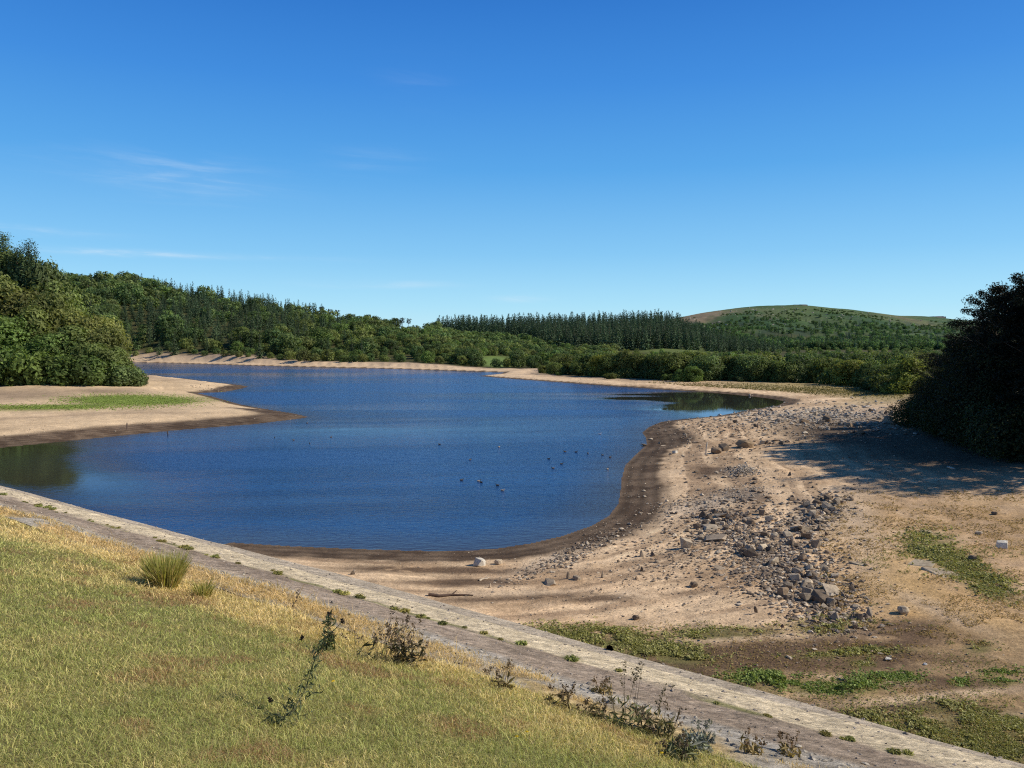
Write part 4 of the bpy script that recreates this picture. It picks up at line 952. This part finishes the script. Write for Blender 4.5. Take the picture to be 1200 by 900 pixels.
for cx, cy, rx, ry, rot, n, (a, b) in rub:
    c_, s_ = math.cos(math.radians(rot)), math.sin(math.radians(rot)); q = r3.normal(size=(n, 2)) * .62
    if (cx, cy) == (872, 553): q = q * .75
    px = cx + c_ * q[:, 0] * rx - s_ * q[:, 1] * ry; py = np.maximum(cy + s_ * q[:, 0] * rx + c_ * q[:, 1] * ry, 425)
    x, y, z = drop(px, py); ok = (sdist(x, y) > .3) & (z < 4.5) & (y > 24); x, y, z, px = x[ok], y[ok], z[ok], px[ok]; n = len(x)
    S = (a + (b - a) * r3.random(n) ** 2.6) * y / F * .5
    cl = np.array([GREY, PALE, DARK, BRN, DARK])[r3.integers(0, 5, n)] * (.75 + .4 * r3.random((n, 1)))
    if (cx, cy) in ((872, 553), (850, 580), (970, 488)): cl = cl * .4 + np.array([.46, .41, .345]) * .6 * (.7 + .6 * r3.random((n, 1)))
    z = z + S * .2
    if (cx, cy) == (872, 553): z = z + .55 * np.exp(-((px - cx) / 15) ** 2) * r3.random(n)
    V, T, cc = stones(np.stack([x, y, z], 1), S, cl, r3); acc.add(V, T, cc)
# loose flat chippings along the inner side of the track
n = 1500; t = r3.uniform(-40, 6, n); s = 8.3 + wob(t, .14) + r3.normal(size=n) * .13; far_s = r3.random(n) < .4; s = np.where(far_s, r3.uniform(7.5, 8.4, n), s)
keep = (~far_s) | (fbm(s * .8 + 40, t * .5, 105) > .47); s, t = s[keep], t[keep]; n = len(s)
x, y = st_xy(s, t); V, T, cc = stones(np.stack([x, y, dam(s, t) + .004], 1), (.010 + .034 * r3.random(n) ** 2), np.array([.40, .36, .30]) * (.55 + .6 * r3.random((n, 1))), r3); acc.add(V, T, cc)
n = 2200; t = r3.uniform(-45, 8, n); s = r3.uniform(8.3, 10.5, n); x, y = st_xy(s, t)
V, T, cc = stones(np.stack([x, y, dam(s, t) + .002], 1), (.008 + .022 * r3.random(n) ** 2), np.array([.36, .31, .26]) * (.45 + .8 * r3.random((n, 1))), r3); acc.add(V, T, cc)
tag(obj('rubble', acc.build('rubble', M_rubble)), 'loose small stones and gravel over the lake bed and track', None, None, 'stuff')

# granite on the moor
def outcrop(px, Y, wd, ht, n, label, seed):
    r = np.random.default_rng(seed); bm = bmesh.new(); x0, y0 = at_dist(px, Y)
    for i in range(n):
        w = wd * r.uniform(.25, .45); x = (r.random() - .5) * wd * .75; h = ht * (1 - (abs(x) / wd * 1.6) ** 2) * r.uniform(.7, 1.1)
        P = [((sx * .5 * (1 - .3 * r.random())) * w + x, sy * .5 * w * (1 - .3 * r.random()), (sz * h if sz else -3)) for sx in (-1, 1) for sy in (-1, 1) for sz in (0, 1)]
        vs = [bm.verts.new(p) for p in P]; bmesh.ops.convex_hull(bm, input=vs)
    me = bpy.data.meshes.new('granite_outcrop'); bm.to_mesh(me); bm.free(); me.materials.append(M_rock)
    o = obj('granite_outcrop', me); o.location = (x0, y0, ground(x0, y0) - 1); o.color = (.30, .25, .24, 1); tag(o, label, 'rock outcrop')
outcrop(935, 1995, 46, 2.6, 9, 'small granite outcrop on the summit of the green moor', 5)
outcrop(1098, 2690, 80, 8, 12, 'low granite tor on the second summit behind the dark trees', 6)
ac2 = Acc(); n = 260; px = r3.normal(size=n) * 55 + np.where(r3.random(n) < .7, 865, 1010); Y_ = r3.uniform(1480, 1950, n); x = (px - 600) * Y_ / F
V, T, cc = stones(np.stack([x, Y_, quick(x, Y_)], 1), 1.0 + 2.2 * r3.random(n) ** 2, np.array([.36, .32, .28]) * (.7 + .5 * r3.random((n, 1))), r3); ac2.add(V, T, cc)
tag(obj('moor_rubble', ac2.build('moor_rubble', M_rubble)), 'grey boulders strewn over the moor slope', None, None, 'stuff')

# ------------------------------------------------------------------ weeds on the bed
r4 = np.random.default_rng(44); acc = Acc()
for cx, cy, rx, ry, rot in WEED_PATCH:
    n = int(5.5 * rx * ry); c_, s_ = math.cos(math.radians(rot)), math.sin(math.radians(rot)); q = r4.normal(size=(n, 2)) * .62
    px = cx + c_ * q[:, 0] * rx - s_ * q[:, 1] * ry; py = cy + s_ * q[:, 0] * rx + c_ * q[:, 1] * ry
    x, y, z = drop(px, py); th_ = np.where(785 < cy < 812, .47, .50) + .2 * (r4.random(n) - .5); keep = (.6 * fbm(x * .8, y * .8, 151, 4) + .4 * fbm(x * 2.6, y * 2.6, 155, 3) > th_) & (x * SN[0] + y * SN[1] > 18); x, y, z = x[keep], y[keep], z[keep]; n = len(x)
    if not n: continue
    hgt = .15 * sstep(.47, .62, fbm(x * .9, y * .9, 151, 4)) * (1.3 if 790 < cy < 812 else .7)
    P = np.stack([x, y, z + .01 + hgt * r4.random(n)], 1); N = r4.normal(size=(n, 3)) * .6 + [0.2, 0, .8]
    cl = (np.array([.23, .30, .085]) if 785 < cy < 812 else np.array([.34, .33, .125])) * (.6 + .8 * r4.random((n, 1)))
    L = (.05 + .05 * r4.random(n)) * y / 32
    V, Fq, cc = cards(P, N, L, L * .5, cl, r4); acc.add(V, Fq, cc)
n = 42000; px = np.concatenate([r4.uniform(960, 1230, n // 2), r4.uniform(640, 1230, n // 2)]); py = np.concatenate([r4.uniform(575, 760, n // 2), r4.uniform(728, 900, n // 2)]); x, y, z = drop(px, py)
keep = (fbm(x * .5, y * .5, 171, 4) + .5 * (fbm(x * 2.4, y * 2.4, 173, 3) - .5) > .50) & (x * SN[0] + y * SN[1] > 19); x, y, z = x[keep], y[keep], z[keep]; n = len(x)
tn = (fbm(x * .35, y * .35, 175)[:, None] > .52) * (y < 46)[:, None]; cl = np.where(tn, np.array([.27, .26, .09]), np.array([.40, .29, .13])) * (.55 + .8 * r4.random((n, 1)))
V, Fq, cc = cards(np.stack([x, y, z + .01 + .05 * r4.random(n)], 1), r4.normal(size=(n, 3)) * .6 + [.3, 0, .8], (.03 + .05 * r4.random(n)) * y / 32, .018 * y / 32, cl, r4); acc.add(V, Fq, cc)
# the bright turf on the left point
n = 9000; px = np.concatenate([r4.normal(size=n) * 34 + 155, r4.normal(size=n // 4) * 50 + 60]); py = np.concatenate([r4.normal(size=n) * 3.0 + 469, r4.normal(size=n // 4) * 1.4 + 477.5]); x, y, z = drop(px, py); n = len(x)
V, Fq, cc = cards(np.stack([x, y, z + .02 + .04 * r4.random(n)], 1), r4.normal(size=(n, 3)) * .35 + [.3, -.1, .9], .22, .10, np.array([.21, .28, .06]) * (.7 + .6 * r4.random((n, 1))), r4); acc.add(V, Fq, cc)
# yellowed flats before the shore tree row
n = 7000; px = r4.uniform(760, 1060, n); py = 452 + (px - 760) * .03 + r4.normal(size=n) * 3.0; x, y, z = drop(px, py); ok = sdist(x, y) > 12; x, y, z = x[ok], y[ok], z[ok]; n = len(x)
V, Fq, cc = cards(np.stack([x, y, z + .05 + .12 * r4.random(n)], 1), r4.normal(size=(n, 3)) * .5 + [.3, -.3, .7], .30, .12, np.array([.20, .17, .06]) * (.6 + .7 * r4.random((n, 1))), r4); acc.add(V, Fq, cc)
o = obj('lakebed_weeds', acc.build('lakebed_weeds', M_weed)); tag(o, 'low green weeds creeping over the dried lake bed', None, None, 'stuff')

# ------------------------------------------------------------------ grass of the dam slope
r5 = np.random.default_rng(55)
def blades(s, t, h, w, colr, lean=.6, r=r5):
    x, y = st_xy(s, t); z = dam(s, t); n = len(s); th = r.random(n) * 6.283; dx, dy = np.cos(th), np.sin(th)
    ln = h * lean * (.2 + r.random(n)); la = r.random(n) * 6.283; lx, ly = np.cos(la) * ln, np.sin(la) * ln
    B = np.stack([x, y, z - .01], 1); Wd = np.stack([dx, dy, dx * 0], 1) * w[:, None]
    M_ = B + np.stack([lx * .35, ly * .35, h * .6], 1); T_ = B + np.stack([lx, ly, h * np.maximum(.35, 1 - .3 * lean * r.random(n))], 1)
    V = np.stack([B - Wd, B + Wd, M_ - Wd * .75, M_ + Wd * .75, T_], 1).reshape(-1, 3); i0 = np.arange(n) * 5
    Q = np.stack([i0, i0 + 1, i0 + 3, i0 + 2], 1); T3 = np.stack([i0 + 2, i0 + 3, i0 + 4], 1)
    c5 = np.stack([colr * .7, colr * .7, colr, colr, colr * 1.1], 1).reshape(-1, 3)
    return V, Q, T3, c5
acc = Acc()
def addb(*a, **k):
    V, Q, T3, c5 = blades(*a, **k); n0 = acc.n; acc.add(V, Q, c5); acc.F.setdefault(3, []).append(T3 + n0)
N = 1150000; rad = 2.6 + (46 - 2.6) * r5.random(N) ** 1.75; azm = r5.uniform(-.92, .80, N); x = rad * np.sin(azm); y = rad * np.cos(azm)
s = x * SN[0] + y * SN[1]; t = x * ST[0] + y * ST[1]
edge = S_GR + .28 * (fbm(t * .9, t * 0 + 7, 161, 4) - .5) * 2 + .02
dry = (s > edge); keep = (s > -3) & ((s < edge) | ((s < 8.25) & (r5.random(N) < sstep(.37, .52, fbm(s * 1.8, t * .6, 163)))))
s, t, rad, dry = s[keep], t[keep], rad[keep], dry[keep]; n = len(s)
g = gold(s, t); pn = fbm(s * .8, t * .8, 165); pf = fbm(s * 3, t * 3, 167, 3)
green = np.array([.40, .43, .14]); straw = np.array([.86, .68, .34]); olive = np.array([.60, .54, .22])
mix = np.clip(g * .95 + .7 * (pn - .5) + 1.0 * (r5.random(n) - .5) + .16 + 1.0 * (pf - .5), 0, 1)[:, None]
cl = np.where(mix < .5, green + (olive - green) * mix * 2, olive + (straw - olive) * (mix * 2 - 1)) * (.4 + 1.1 * r5.random((n, 1)))
red = sstep(.60, .72, fbm(s * 1.6 + 30, t * 1.6, 169, 4))[:, None] * (r5.random((n, 1)) < .6); cl = cl * (1 - red) + np.array([.46, .29, .15]) * red * (.6 + .7 * r5.random((n, 1)))
cl = np.where(dry[:, None], np.array([.78, .58, .30]) * (.45 + .9 * r5.random((n, 1))), cl)
h = (.022 + .045 * r5.random(n)) * (.7 + .6 * pn) * (1 + .9 * g * r5.random(n)); h = np.where(dry, h * 1.25, h); h = np.where(r5.random(n) < .012, h * 2.6, h)
w = np.maximum(.0018, rad * .00034) * (.7 + .6 * r5.random(n))
addb(s, t, h, w, cl, lean=1.5)
print('blades', n)
tag(obj('grass', acc.build('grass', M_grass)), 'short green and straw-coloured grass on the dam slope', None, None, 'stuff')

# ------------------------------------------------------------------ single plants on the dam
def stems(seed, n, h, spread, colr, heads=True, leaves=0, leafc=(.08, .10, .03), rad=.003, leafL=.06):
    r = np.random.default_rng(seed); st = Acc(); lf = Acc()
    for i in range(n):
        a = r.random() * 6.283; d = spread * math.sqrt(r.random()); hh = h * r.uniform(.45, 1.0); b = np.array([math.cos(a) * d * .45, math.sin(a) * d * .45, -.02])
        top = np.array([math.cos(a) * d, math.sin(a) * d, hh]); mid = (b + top) / 2 + r.normal(size=3) * .05 * h
        V, Fq = tube([b, mid, top], [rad, rad * .8, rad * .45], 4); st.add(V, Fq, np.array(colr) * r.uniform(.7, 1.2))
        nb = r.integers(1, 4)
        for k in range(nb):
            f = r.uniform(.45, .9); p = b + (top - b) * f; e = p + np.array([r.normal() * .12, r.normal() * .12, .12 + .1 * r.random()]) * h
            V, Fq = tube([p, e], [rad * .5, rad * .3], 3); st.add(V, Fq, np.array(colr))
            if heads: 
                V, Fq, cc = cards(e + r.normal(size=(5, 3)) * .012, r.normal(size=(5, 3)), .016, .009, np.broadcast_to(np.array(colr) * .8, (5, 3)), r); st.add(V, Fq, cc)
        if heads:
            m = 14; P = top[None] - (top - mid)[None] * (r.random((m, 1)) * .5) + r.normal(size=(m, 3)) * .012
            V, Fq, cc = cards(P, r.normal(size=(m, 3)), .017, .009, np.array(colr) * (.6 + .8 * r.random((m, 1))), r); st.add(V, Fq, cc)
    if leaves:
        a = r.random(leaves) * 6.283; d = spread * .75 * np.sqrt(r.random(leaves)); z = h * .42 * r.random(leaves) ** 1.4
        P = np.stack([np.cos(a) * d, np.sin(a) * d, z], 1); Nn = r.normal(size=(leaves, 3)) + [0, 0, .4]
        V, Fq, cc = cards(P, Nn, leafL * (.6 + .8 * r.random(leaves)), leafL * .28, np.array(leafc) * (.5 + .9 * r.random((leaves, 1))), r); lf.add(V, Fq, cc)
    return st, lf
def plant_at(name, px, py, label, cat, seed, group=None, **k):
    p = hit(px, py); o = empty(name, p); tag(o, label, cat, group); st, lf = stems(seed, **k)
    obj('stem', st.build(name + '_stem', M_weed), o)
    if lf.n: obj('foliage', lf.build(name + '_leaves', M_weed), o)
BRK = (.2, .145, .1)
plant_at('dock_plant', 447, 772, 'dry dark dock clump with many tall stems at the grass edge', 'plant', 1, n=15, h=.62, spread=.48, colr=(.27, .2, .14), leaves=40, leafc=(.16, .15, .07))
plant_at('dock_plant', 478, 778, 'dry dark dock clump just beyond the tallest-stemmed one', 'plant', 2, n=10, h=.6, spread=.3, colr=BRK, leaves=120, leafc=(.10, .085, .045))
plant_at('dock_plant', 384, 762, 'thin dark dock stems at the grass edge before the big clump', 'plant', 3, n=3, h=.5, spread=.12, colr=BRK, leaves=60)
plant_at('dock_plant', 346, 725, 'lone thin dark stem standing against the stony track', 'plant', 4, n=2, h=.42, spread=.06, colr=BRK)
plant_at('weed_bush', 735, 852, 'dark green bushy weed with tall dry stems at the grass edge', 'plant', 5, n=12, h=.55, spread=.42, colr=(.17, .14, .09), leaves=110, leafc=(.20, .21, .10))
plant_at('weed_bush', 770, 862, 'low dark weed beside the tall bushy one', 'plant', 6, n=8, h=.4, spread=.3, colr=BRK, leaves=120, leafc=(.2, .18, .09))
plant_at('weed_bush', 815, 878, 'grey-leaved thistly weed lowest on the grass edge', 'plant', 7, n=7, h=.28, spread=.2, colr=(.28, .28, .25), leaves=200, leafc=(.30, .31, .27))
plant_at('weed_bush', 795, 888, 'dark low weed below the grey-leaved one', 'plant', 17, n=4, h=.25, spread=.22, colr=BRK, leaves=120, leafc=(.16, .17, .08))
for i, (px, py) in enumerate([(585, 806), (655, 828), (692, 840)]):
    plant_at('dry_weed', px, py, f'{ORD[i]} small dry weed between the dock clumps and bushy weed, going downhill', 'plant', 20 + i, 'small dry weeds at the grass edge', n=5, h=.30, spread=.2, colr=(.2, .14, .085), leaves=40, leafc=(.22, .17, .08))
for i, (px, py) in enumerate([(925, 884), (880, 880), (705, 812)]):
    plant_at('dry_weed', px, py, f'{ORD[i]} thin brown weed on the stony strip past the bushy weed', 'plant', 40 + i, 'thin brown weeds on the stony strip', n=4, h=.22, spread=.16, colr=(.20, .13, .075), leaves=36, leafc=(.32, .24, .11))
# the thistle in the grass: leaves at the base, one long leaning stem
p = hit(322, 850); o = empty('thistle', p); tag(o, 'dark thistle leaning with one long stem in the mown grass', 'plant')
ac = Acc(); r6 = np.random.default_rng(66)
path = np.array([[0, 0, 0], [.12, .1, .08], [.17, .25, .17], [.21, .38, .36], [.30, .46, .52], [.29, .50, .66]])
V, Fq = tube(path, [.0045, .0045, .004, .0035, .003, .0015], 5); ac.add(V, Fq, (.10, .105, .055))
for b, e in (((.12, .1, .08), (-.08, .16, .12)), ((.21, .38, .36), (.12, .34, .52)), ((.29, .45, .5), (.40, .5, .60)), ((.25, .42, .42), (.36, .40, .5))):
    V, Fq = tube([b, e], [.004, .002], 4); ac.add(V, Fq, (.10, .105, .055))
obj('stem', ac.build('thistle_stem', M_weed), o)
ac = Acc(); f = r6.random(240) ** 1.3; idx = np.minimum((f * 5).astype(int), 4); P = path[idx] + (path[idx + 1] - path[idx]) * r6.random((240, 1)) + r6.normal(size=(240, 3)) * np.where(idx < 2, .055, .022)[:, None]
V, Fq, cc = cards(P, r6.normal(size=(240, 3)), .03, .008, np.array([.11, .13, .065]) * (.5 + .9 * r6.random((240, 1))), r6); ac.add(V, Fq, cc)
obj('foliage', ac.build('thistle_leaves', M_weed), o)
for e in ((-.08, .16, .12), (.12, .34, .53), (.40, .5, .61), (.29, .50, .67)):
    ac = Acc(); P = np.array(e) + r6.normal(size=(26, 3)) * .008; V, Fq, cc = cards(P, r6.normal(size=(26, 3)), .012, .007, np.array([.05, .035, .03]) * (.6 + .8 * r6.random((26, 1))), r6); ac.add(V, Fq, cc)
    obj('seed_head', ac.build('thistle_head', M_weed), o)
def tussock(px, py, n, h, spread, label, seed):
    p = hit(px, py); r = np.random.default_rng(seed); o = empty('rush_tussock', p); tag(o, label, 'plant')
    for nm, cl, k, hh in (('blade_clump', (.34, .33, .10), n, h), ('dead_blade_clump', (.66, .52, .25), n // 2, h * .8)):
        a = r.random(k) * 6.283; d = spread * np.sqrt(r.random(k)); H_ = hh * (.5 + .5 * r.random(k)); B = np.stack([np.cos(a) * d * .5, np.sin(a) * d * .5, d * 0 - .03], 1)
        T_ = np.stack([np.cos(a) * d * (1.25), np.sin(a) * d * 1.25, H_], 1) + r.normal(size=(k, 3)) * .05; Mi = (B + T_) / 2 + [0, 0, .06]
        th = r.random(k) * 6.283; Wd = np.stack([np.cos(th), np.sin(th), th * 0], 1) * .006; i0 = np.arange(k) * 5
        V = np.stack([B - Wd, B + Wd, Mi - Wd * .8, Mi + Wd * .8, T_], 1).reshape(-1, 3); c5 = np.repeat(np.array(cl) * (.5 + .9 * r.random((k, 1))), 5, 0)
        obj(nm, mesh(nm, V, [np.stack([i0, i0 + 1, i0 + 3, i0 + 2], 1), np.stack([i0 + 2, i0 + 3, i0 + 4], 1)], M_grass, c5), o)
tussock(194, 688, 900, .60, .34, 'large rush tussock standing up at the grass edge by the track', 71)
tussock(238, 700, 160, .26, .2, 'small rush tuft just beside the large tussock', 72)
# tufts rooted along the pale edge of the track
proto = None; r7 = np.random.default_rng(77)
for i in range(96):
    t = r7.uniform(-36, 5); s = 9.26 + wob(np.array([t]), .07)[0] + r7.normal() * .07; x, y = st_xy(s, t); z = float(dam(np.array([s]), np.array([t]))[0])
    if proto is None:
        o = proto = empty('weed_tuft', (x, y, z)); st, lf = stems(80, 5, .12, .09, (.16, .15, .05), False, 110, (.30, .30, .11), .002, .035)
        obj('stem', st.build('tuft_stem', M_weed), o); obj('foliage', lf.build('tuft_leaves', M_weed), o)
    else:
        o = proto.copy(); C.objects.link(o); o.location = (x, y, z)
        for ch in list(proto.children): c2 = ch.copy(); C.objects.link(c2); c2.parent = o; v = r7.uniform(.7, 1.3); c2.color = (v * r7.uniform(.9, 1.2), v, v * .9, 1)
    k = .35 + .75 * r7.random() ** 2; o.scale = (k * 1.4, k * 1.4, k); o.rotation_euler = (0, 0, r7.random() * 6.28)
    tag(o, 'small yellow-green weed rooted along the pale edge of the track', 'weed', 'weeds along the pale edge of the track')
for i, (px, py, lab) in enumerate([(461, 772, 'yellow flower under the dock clumps'), (389, 812, 'yellow flower in mid grass beside the leaning thistle'), (604, 878, 'yellow flower low in the grass, upper of two'), (616, 872, 'yellow flower low in the grass, second of two'), (774, 896, 'yellow flower at the bottom edge of the grass')]):
    p = hit(px, py); o = empty('yellow_flower', p); tag(o, lab, 'flower', 'yellow flowers in the grass'); ac = Acc(); V, Fq = tube([[0, 0, 0], [.01, 0, .11]], [.002, .0015], 4); ac.add(V, Fq, (.12, .16, .04)); obj('stem', ac.build('flower_stem', M_weed), o)
    ac = Acc(); a = np.arange(12) / 12 * 6.283; P = np.stack([.011 + np.cos(a) * .009, np.sin(a) * .009, a * 0 + .112], 1); V, Fq, cc = cards(P, np.stack([np.cos(a) * .3, np.sin(a) * .3, a * 0 + 1], 1), .012, .006, np.broadcast_to(np.array([.75, .55, .02]), (12, 3)), r7); ac.add(V, Fq, cc); obj('flower_head', ac.build('flower_head', M_weed), o)

# ------------------------------------------------------------------ driftwood, posts, water birds
def log(px0, py0, px1, py1, rad, colr, label, name='driftwood_branch', n=9, lift=.6):
    a = hit(px0, py0); b = hit(px1, py1); r = np.random.default_rng(int(px0)); P = [np.array(a) * (1 - f) + np.array(b) * f + r.normal(size=3) * [.05, .05, .015] for f in np.linspace(0, 1, n)]
    for q in P: q[2] = ground(q[0], q[1]) + rad * lift
    ac = Acc(); V, Fq = tube(P, [rad * (1.15 - .8 * f) for f in np.linspace(0, 1, n)], 7); ac.add(V, Fq, colr); m = n // 2
    V, Fq = tube([P[m], P[m] + np.array([.25, .15, .18])], [rad * .5, rad * .2], 5); ac.add(V, Fq, colr)
    tag(obj(name, ac.build(name, M_plain, True)), label, 'driftwood')
log(502, 698, 556, 698.5, .09, (.12, .08, .06), 'dark driftwood branch lying on the strand line near the dam')
log(560, 681, 575, 677, .05, (.5, .43, .34), 'pale curved driftwood stick below the pale block')
log(715, 762, 735, 766, .05, (.10, .07, .05), 'short dark stick at the dam foot by the weeds')
def post(px, py, hpx, colr, label, lean=0.0):
    p = hit(px, py); h = hpx * p.y / F; ac = Acc(); V, Fq = tube([[0, 0, -.3], [lean * h * .4, 0, h * .5], [lean * h, 0, h * .96], [lean * h, 0, h]], [.085, .08, .075, .03], 8); ac.add(V, Fq, colr)
    o = obj('wooden_post', ac.build('wooden_post', M_plain, True)); o.location = p; tag(o, label, 'post')
post(827, 533, 15, (.52, .45, .36), 'pale weathered post standing near the bend of the wet shore', .12)
post(197, 513, 9, (.10, .07, .05), 'dark short post at the water edge of the sandy point', -.06)
post(149, 503, 8, (.13, .09, .07), 'thin dark post on the sandy point above the waterline')
post(888, 502, 6, (.2, .15, .12), 'short dark post on the stony flat near the tree shadow')
def bird(px, py, name, label, s, cols, head, grp, z0=0.0, tall=False):
    p = at_z(px, py, 0.0); o = empty(name, (p[0], p[1], 0), random.random() * 6.28, s); tag(o, label, 'bird', grp); ac = Acc()
    up = 1.5 if tall else 1.0
    V, Fq = tube([[-.30, 0, .15], [-.22, 0, .09], [-.08, 0, .06], [.06, 0, .055], [.16, 0, .08], [.20, 0, .14 * up], [.215, 0, .2 * up], [.24, 0, .245 * up], [.29, 0, .24 * up], [.31, 0, .235 * up]], [.01, .065, .115, .12, .085, .048, .042, .052, .034, .018], 10)
    col = np.repeat(np.array([cols] * 5 + [head] * 5), 10, 0); ac.add(V, Fq, col); obj('body', ac.build(name + '_body', M_plain, True), o)
    ac = Acc(); V, Fq = tube([[.30, 0, .236 * up], [.35, 0, .226 * up], [.375, 0, .222 * up]], [.02, .014, .005], 6); ac.add(V, Fq, (.45, .3, .06)); obj('beak', ac.build(name + '_beak', M_plain, True), o)
D_ = (.10, .075, .055); DH = (.03, .05, .04)
G = 'ducks on the lake'
ducks = [(515, 521, 'dark duck alone out on the open water beyond the others'), (585, 524, 'dark duck alone far out before the pale water streak'), (541, 563, 'small dark duck at the outer end of the near group'), (561, 564, 'dark duck with lighter flank leading the near pair'), (564, 565.5, 'brownish duck close behind the leading one'), (583, 569, 'dark duck with a wake inside the near group'), (589, 575, 'pale-headed duck nearest to the dam'), (551, 539, 'duck at the head of a long wake'), (643, 538, 'duck trailing a dark ripple in mid lake'),
         (648, 549, 'brownish duck swimming towards the wet shore'), (658, 544, 'brownish duck above the one nearing the shore'), (662, 529.5, 'dark duck first in the line towards the shore bend'), (675, 530, 'dark duck second in the line towards the shore bend'), (689, 531.5, 'dark duck third in the line towards the shore bend'), (706, 533.5, 'pale-breasted duck at the end of the line by the bend'), (715, 536, 'small dark duck last before the wet shore'), (712, 550, 'pale duck close to the wet shore'),
         (322, 513, 'first dark duck off the tip of the sandy point'), (344, 516, 'second dark duck off the tip of the sandy point'), (363, 520, 'dark duck with a ripple off the sandy point'), (388, 512.5, 'dark duck farthest from the sandy point tip'), (360, 496, 'tiny dark duck just off the sandy point tip')]
for px, py, lab in ducks:
    pale = 'pale' in lab or 'lighter' in lab
    bird(px, py, 'duck', lab, .68, (.30, .25, .2) if pale else D_, (.4, .35, .3) if 'pale-headed' in lab else DH, G)
bird(703, 509, 'gull', 'white bird alone on the water off the shore bend', .75, (.7, .7, .7), (.88, .88, .88), None, tall=True)
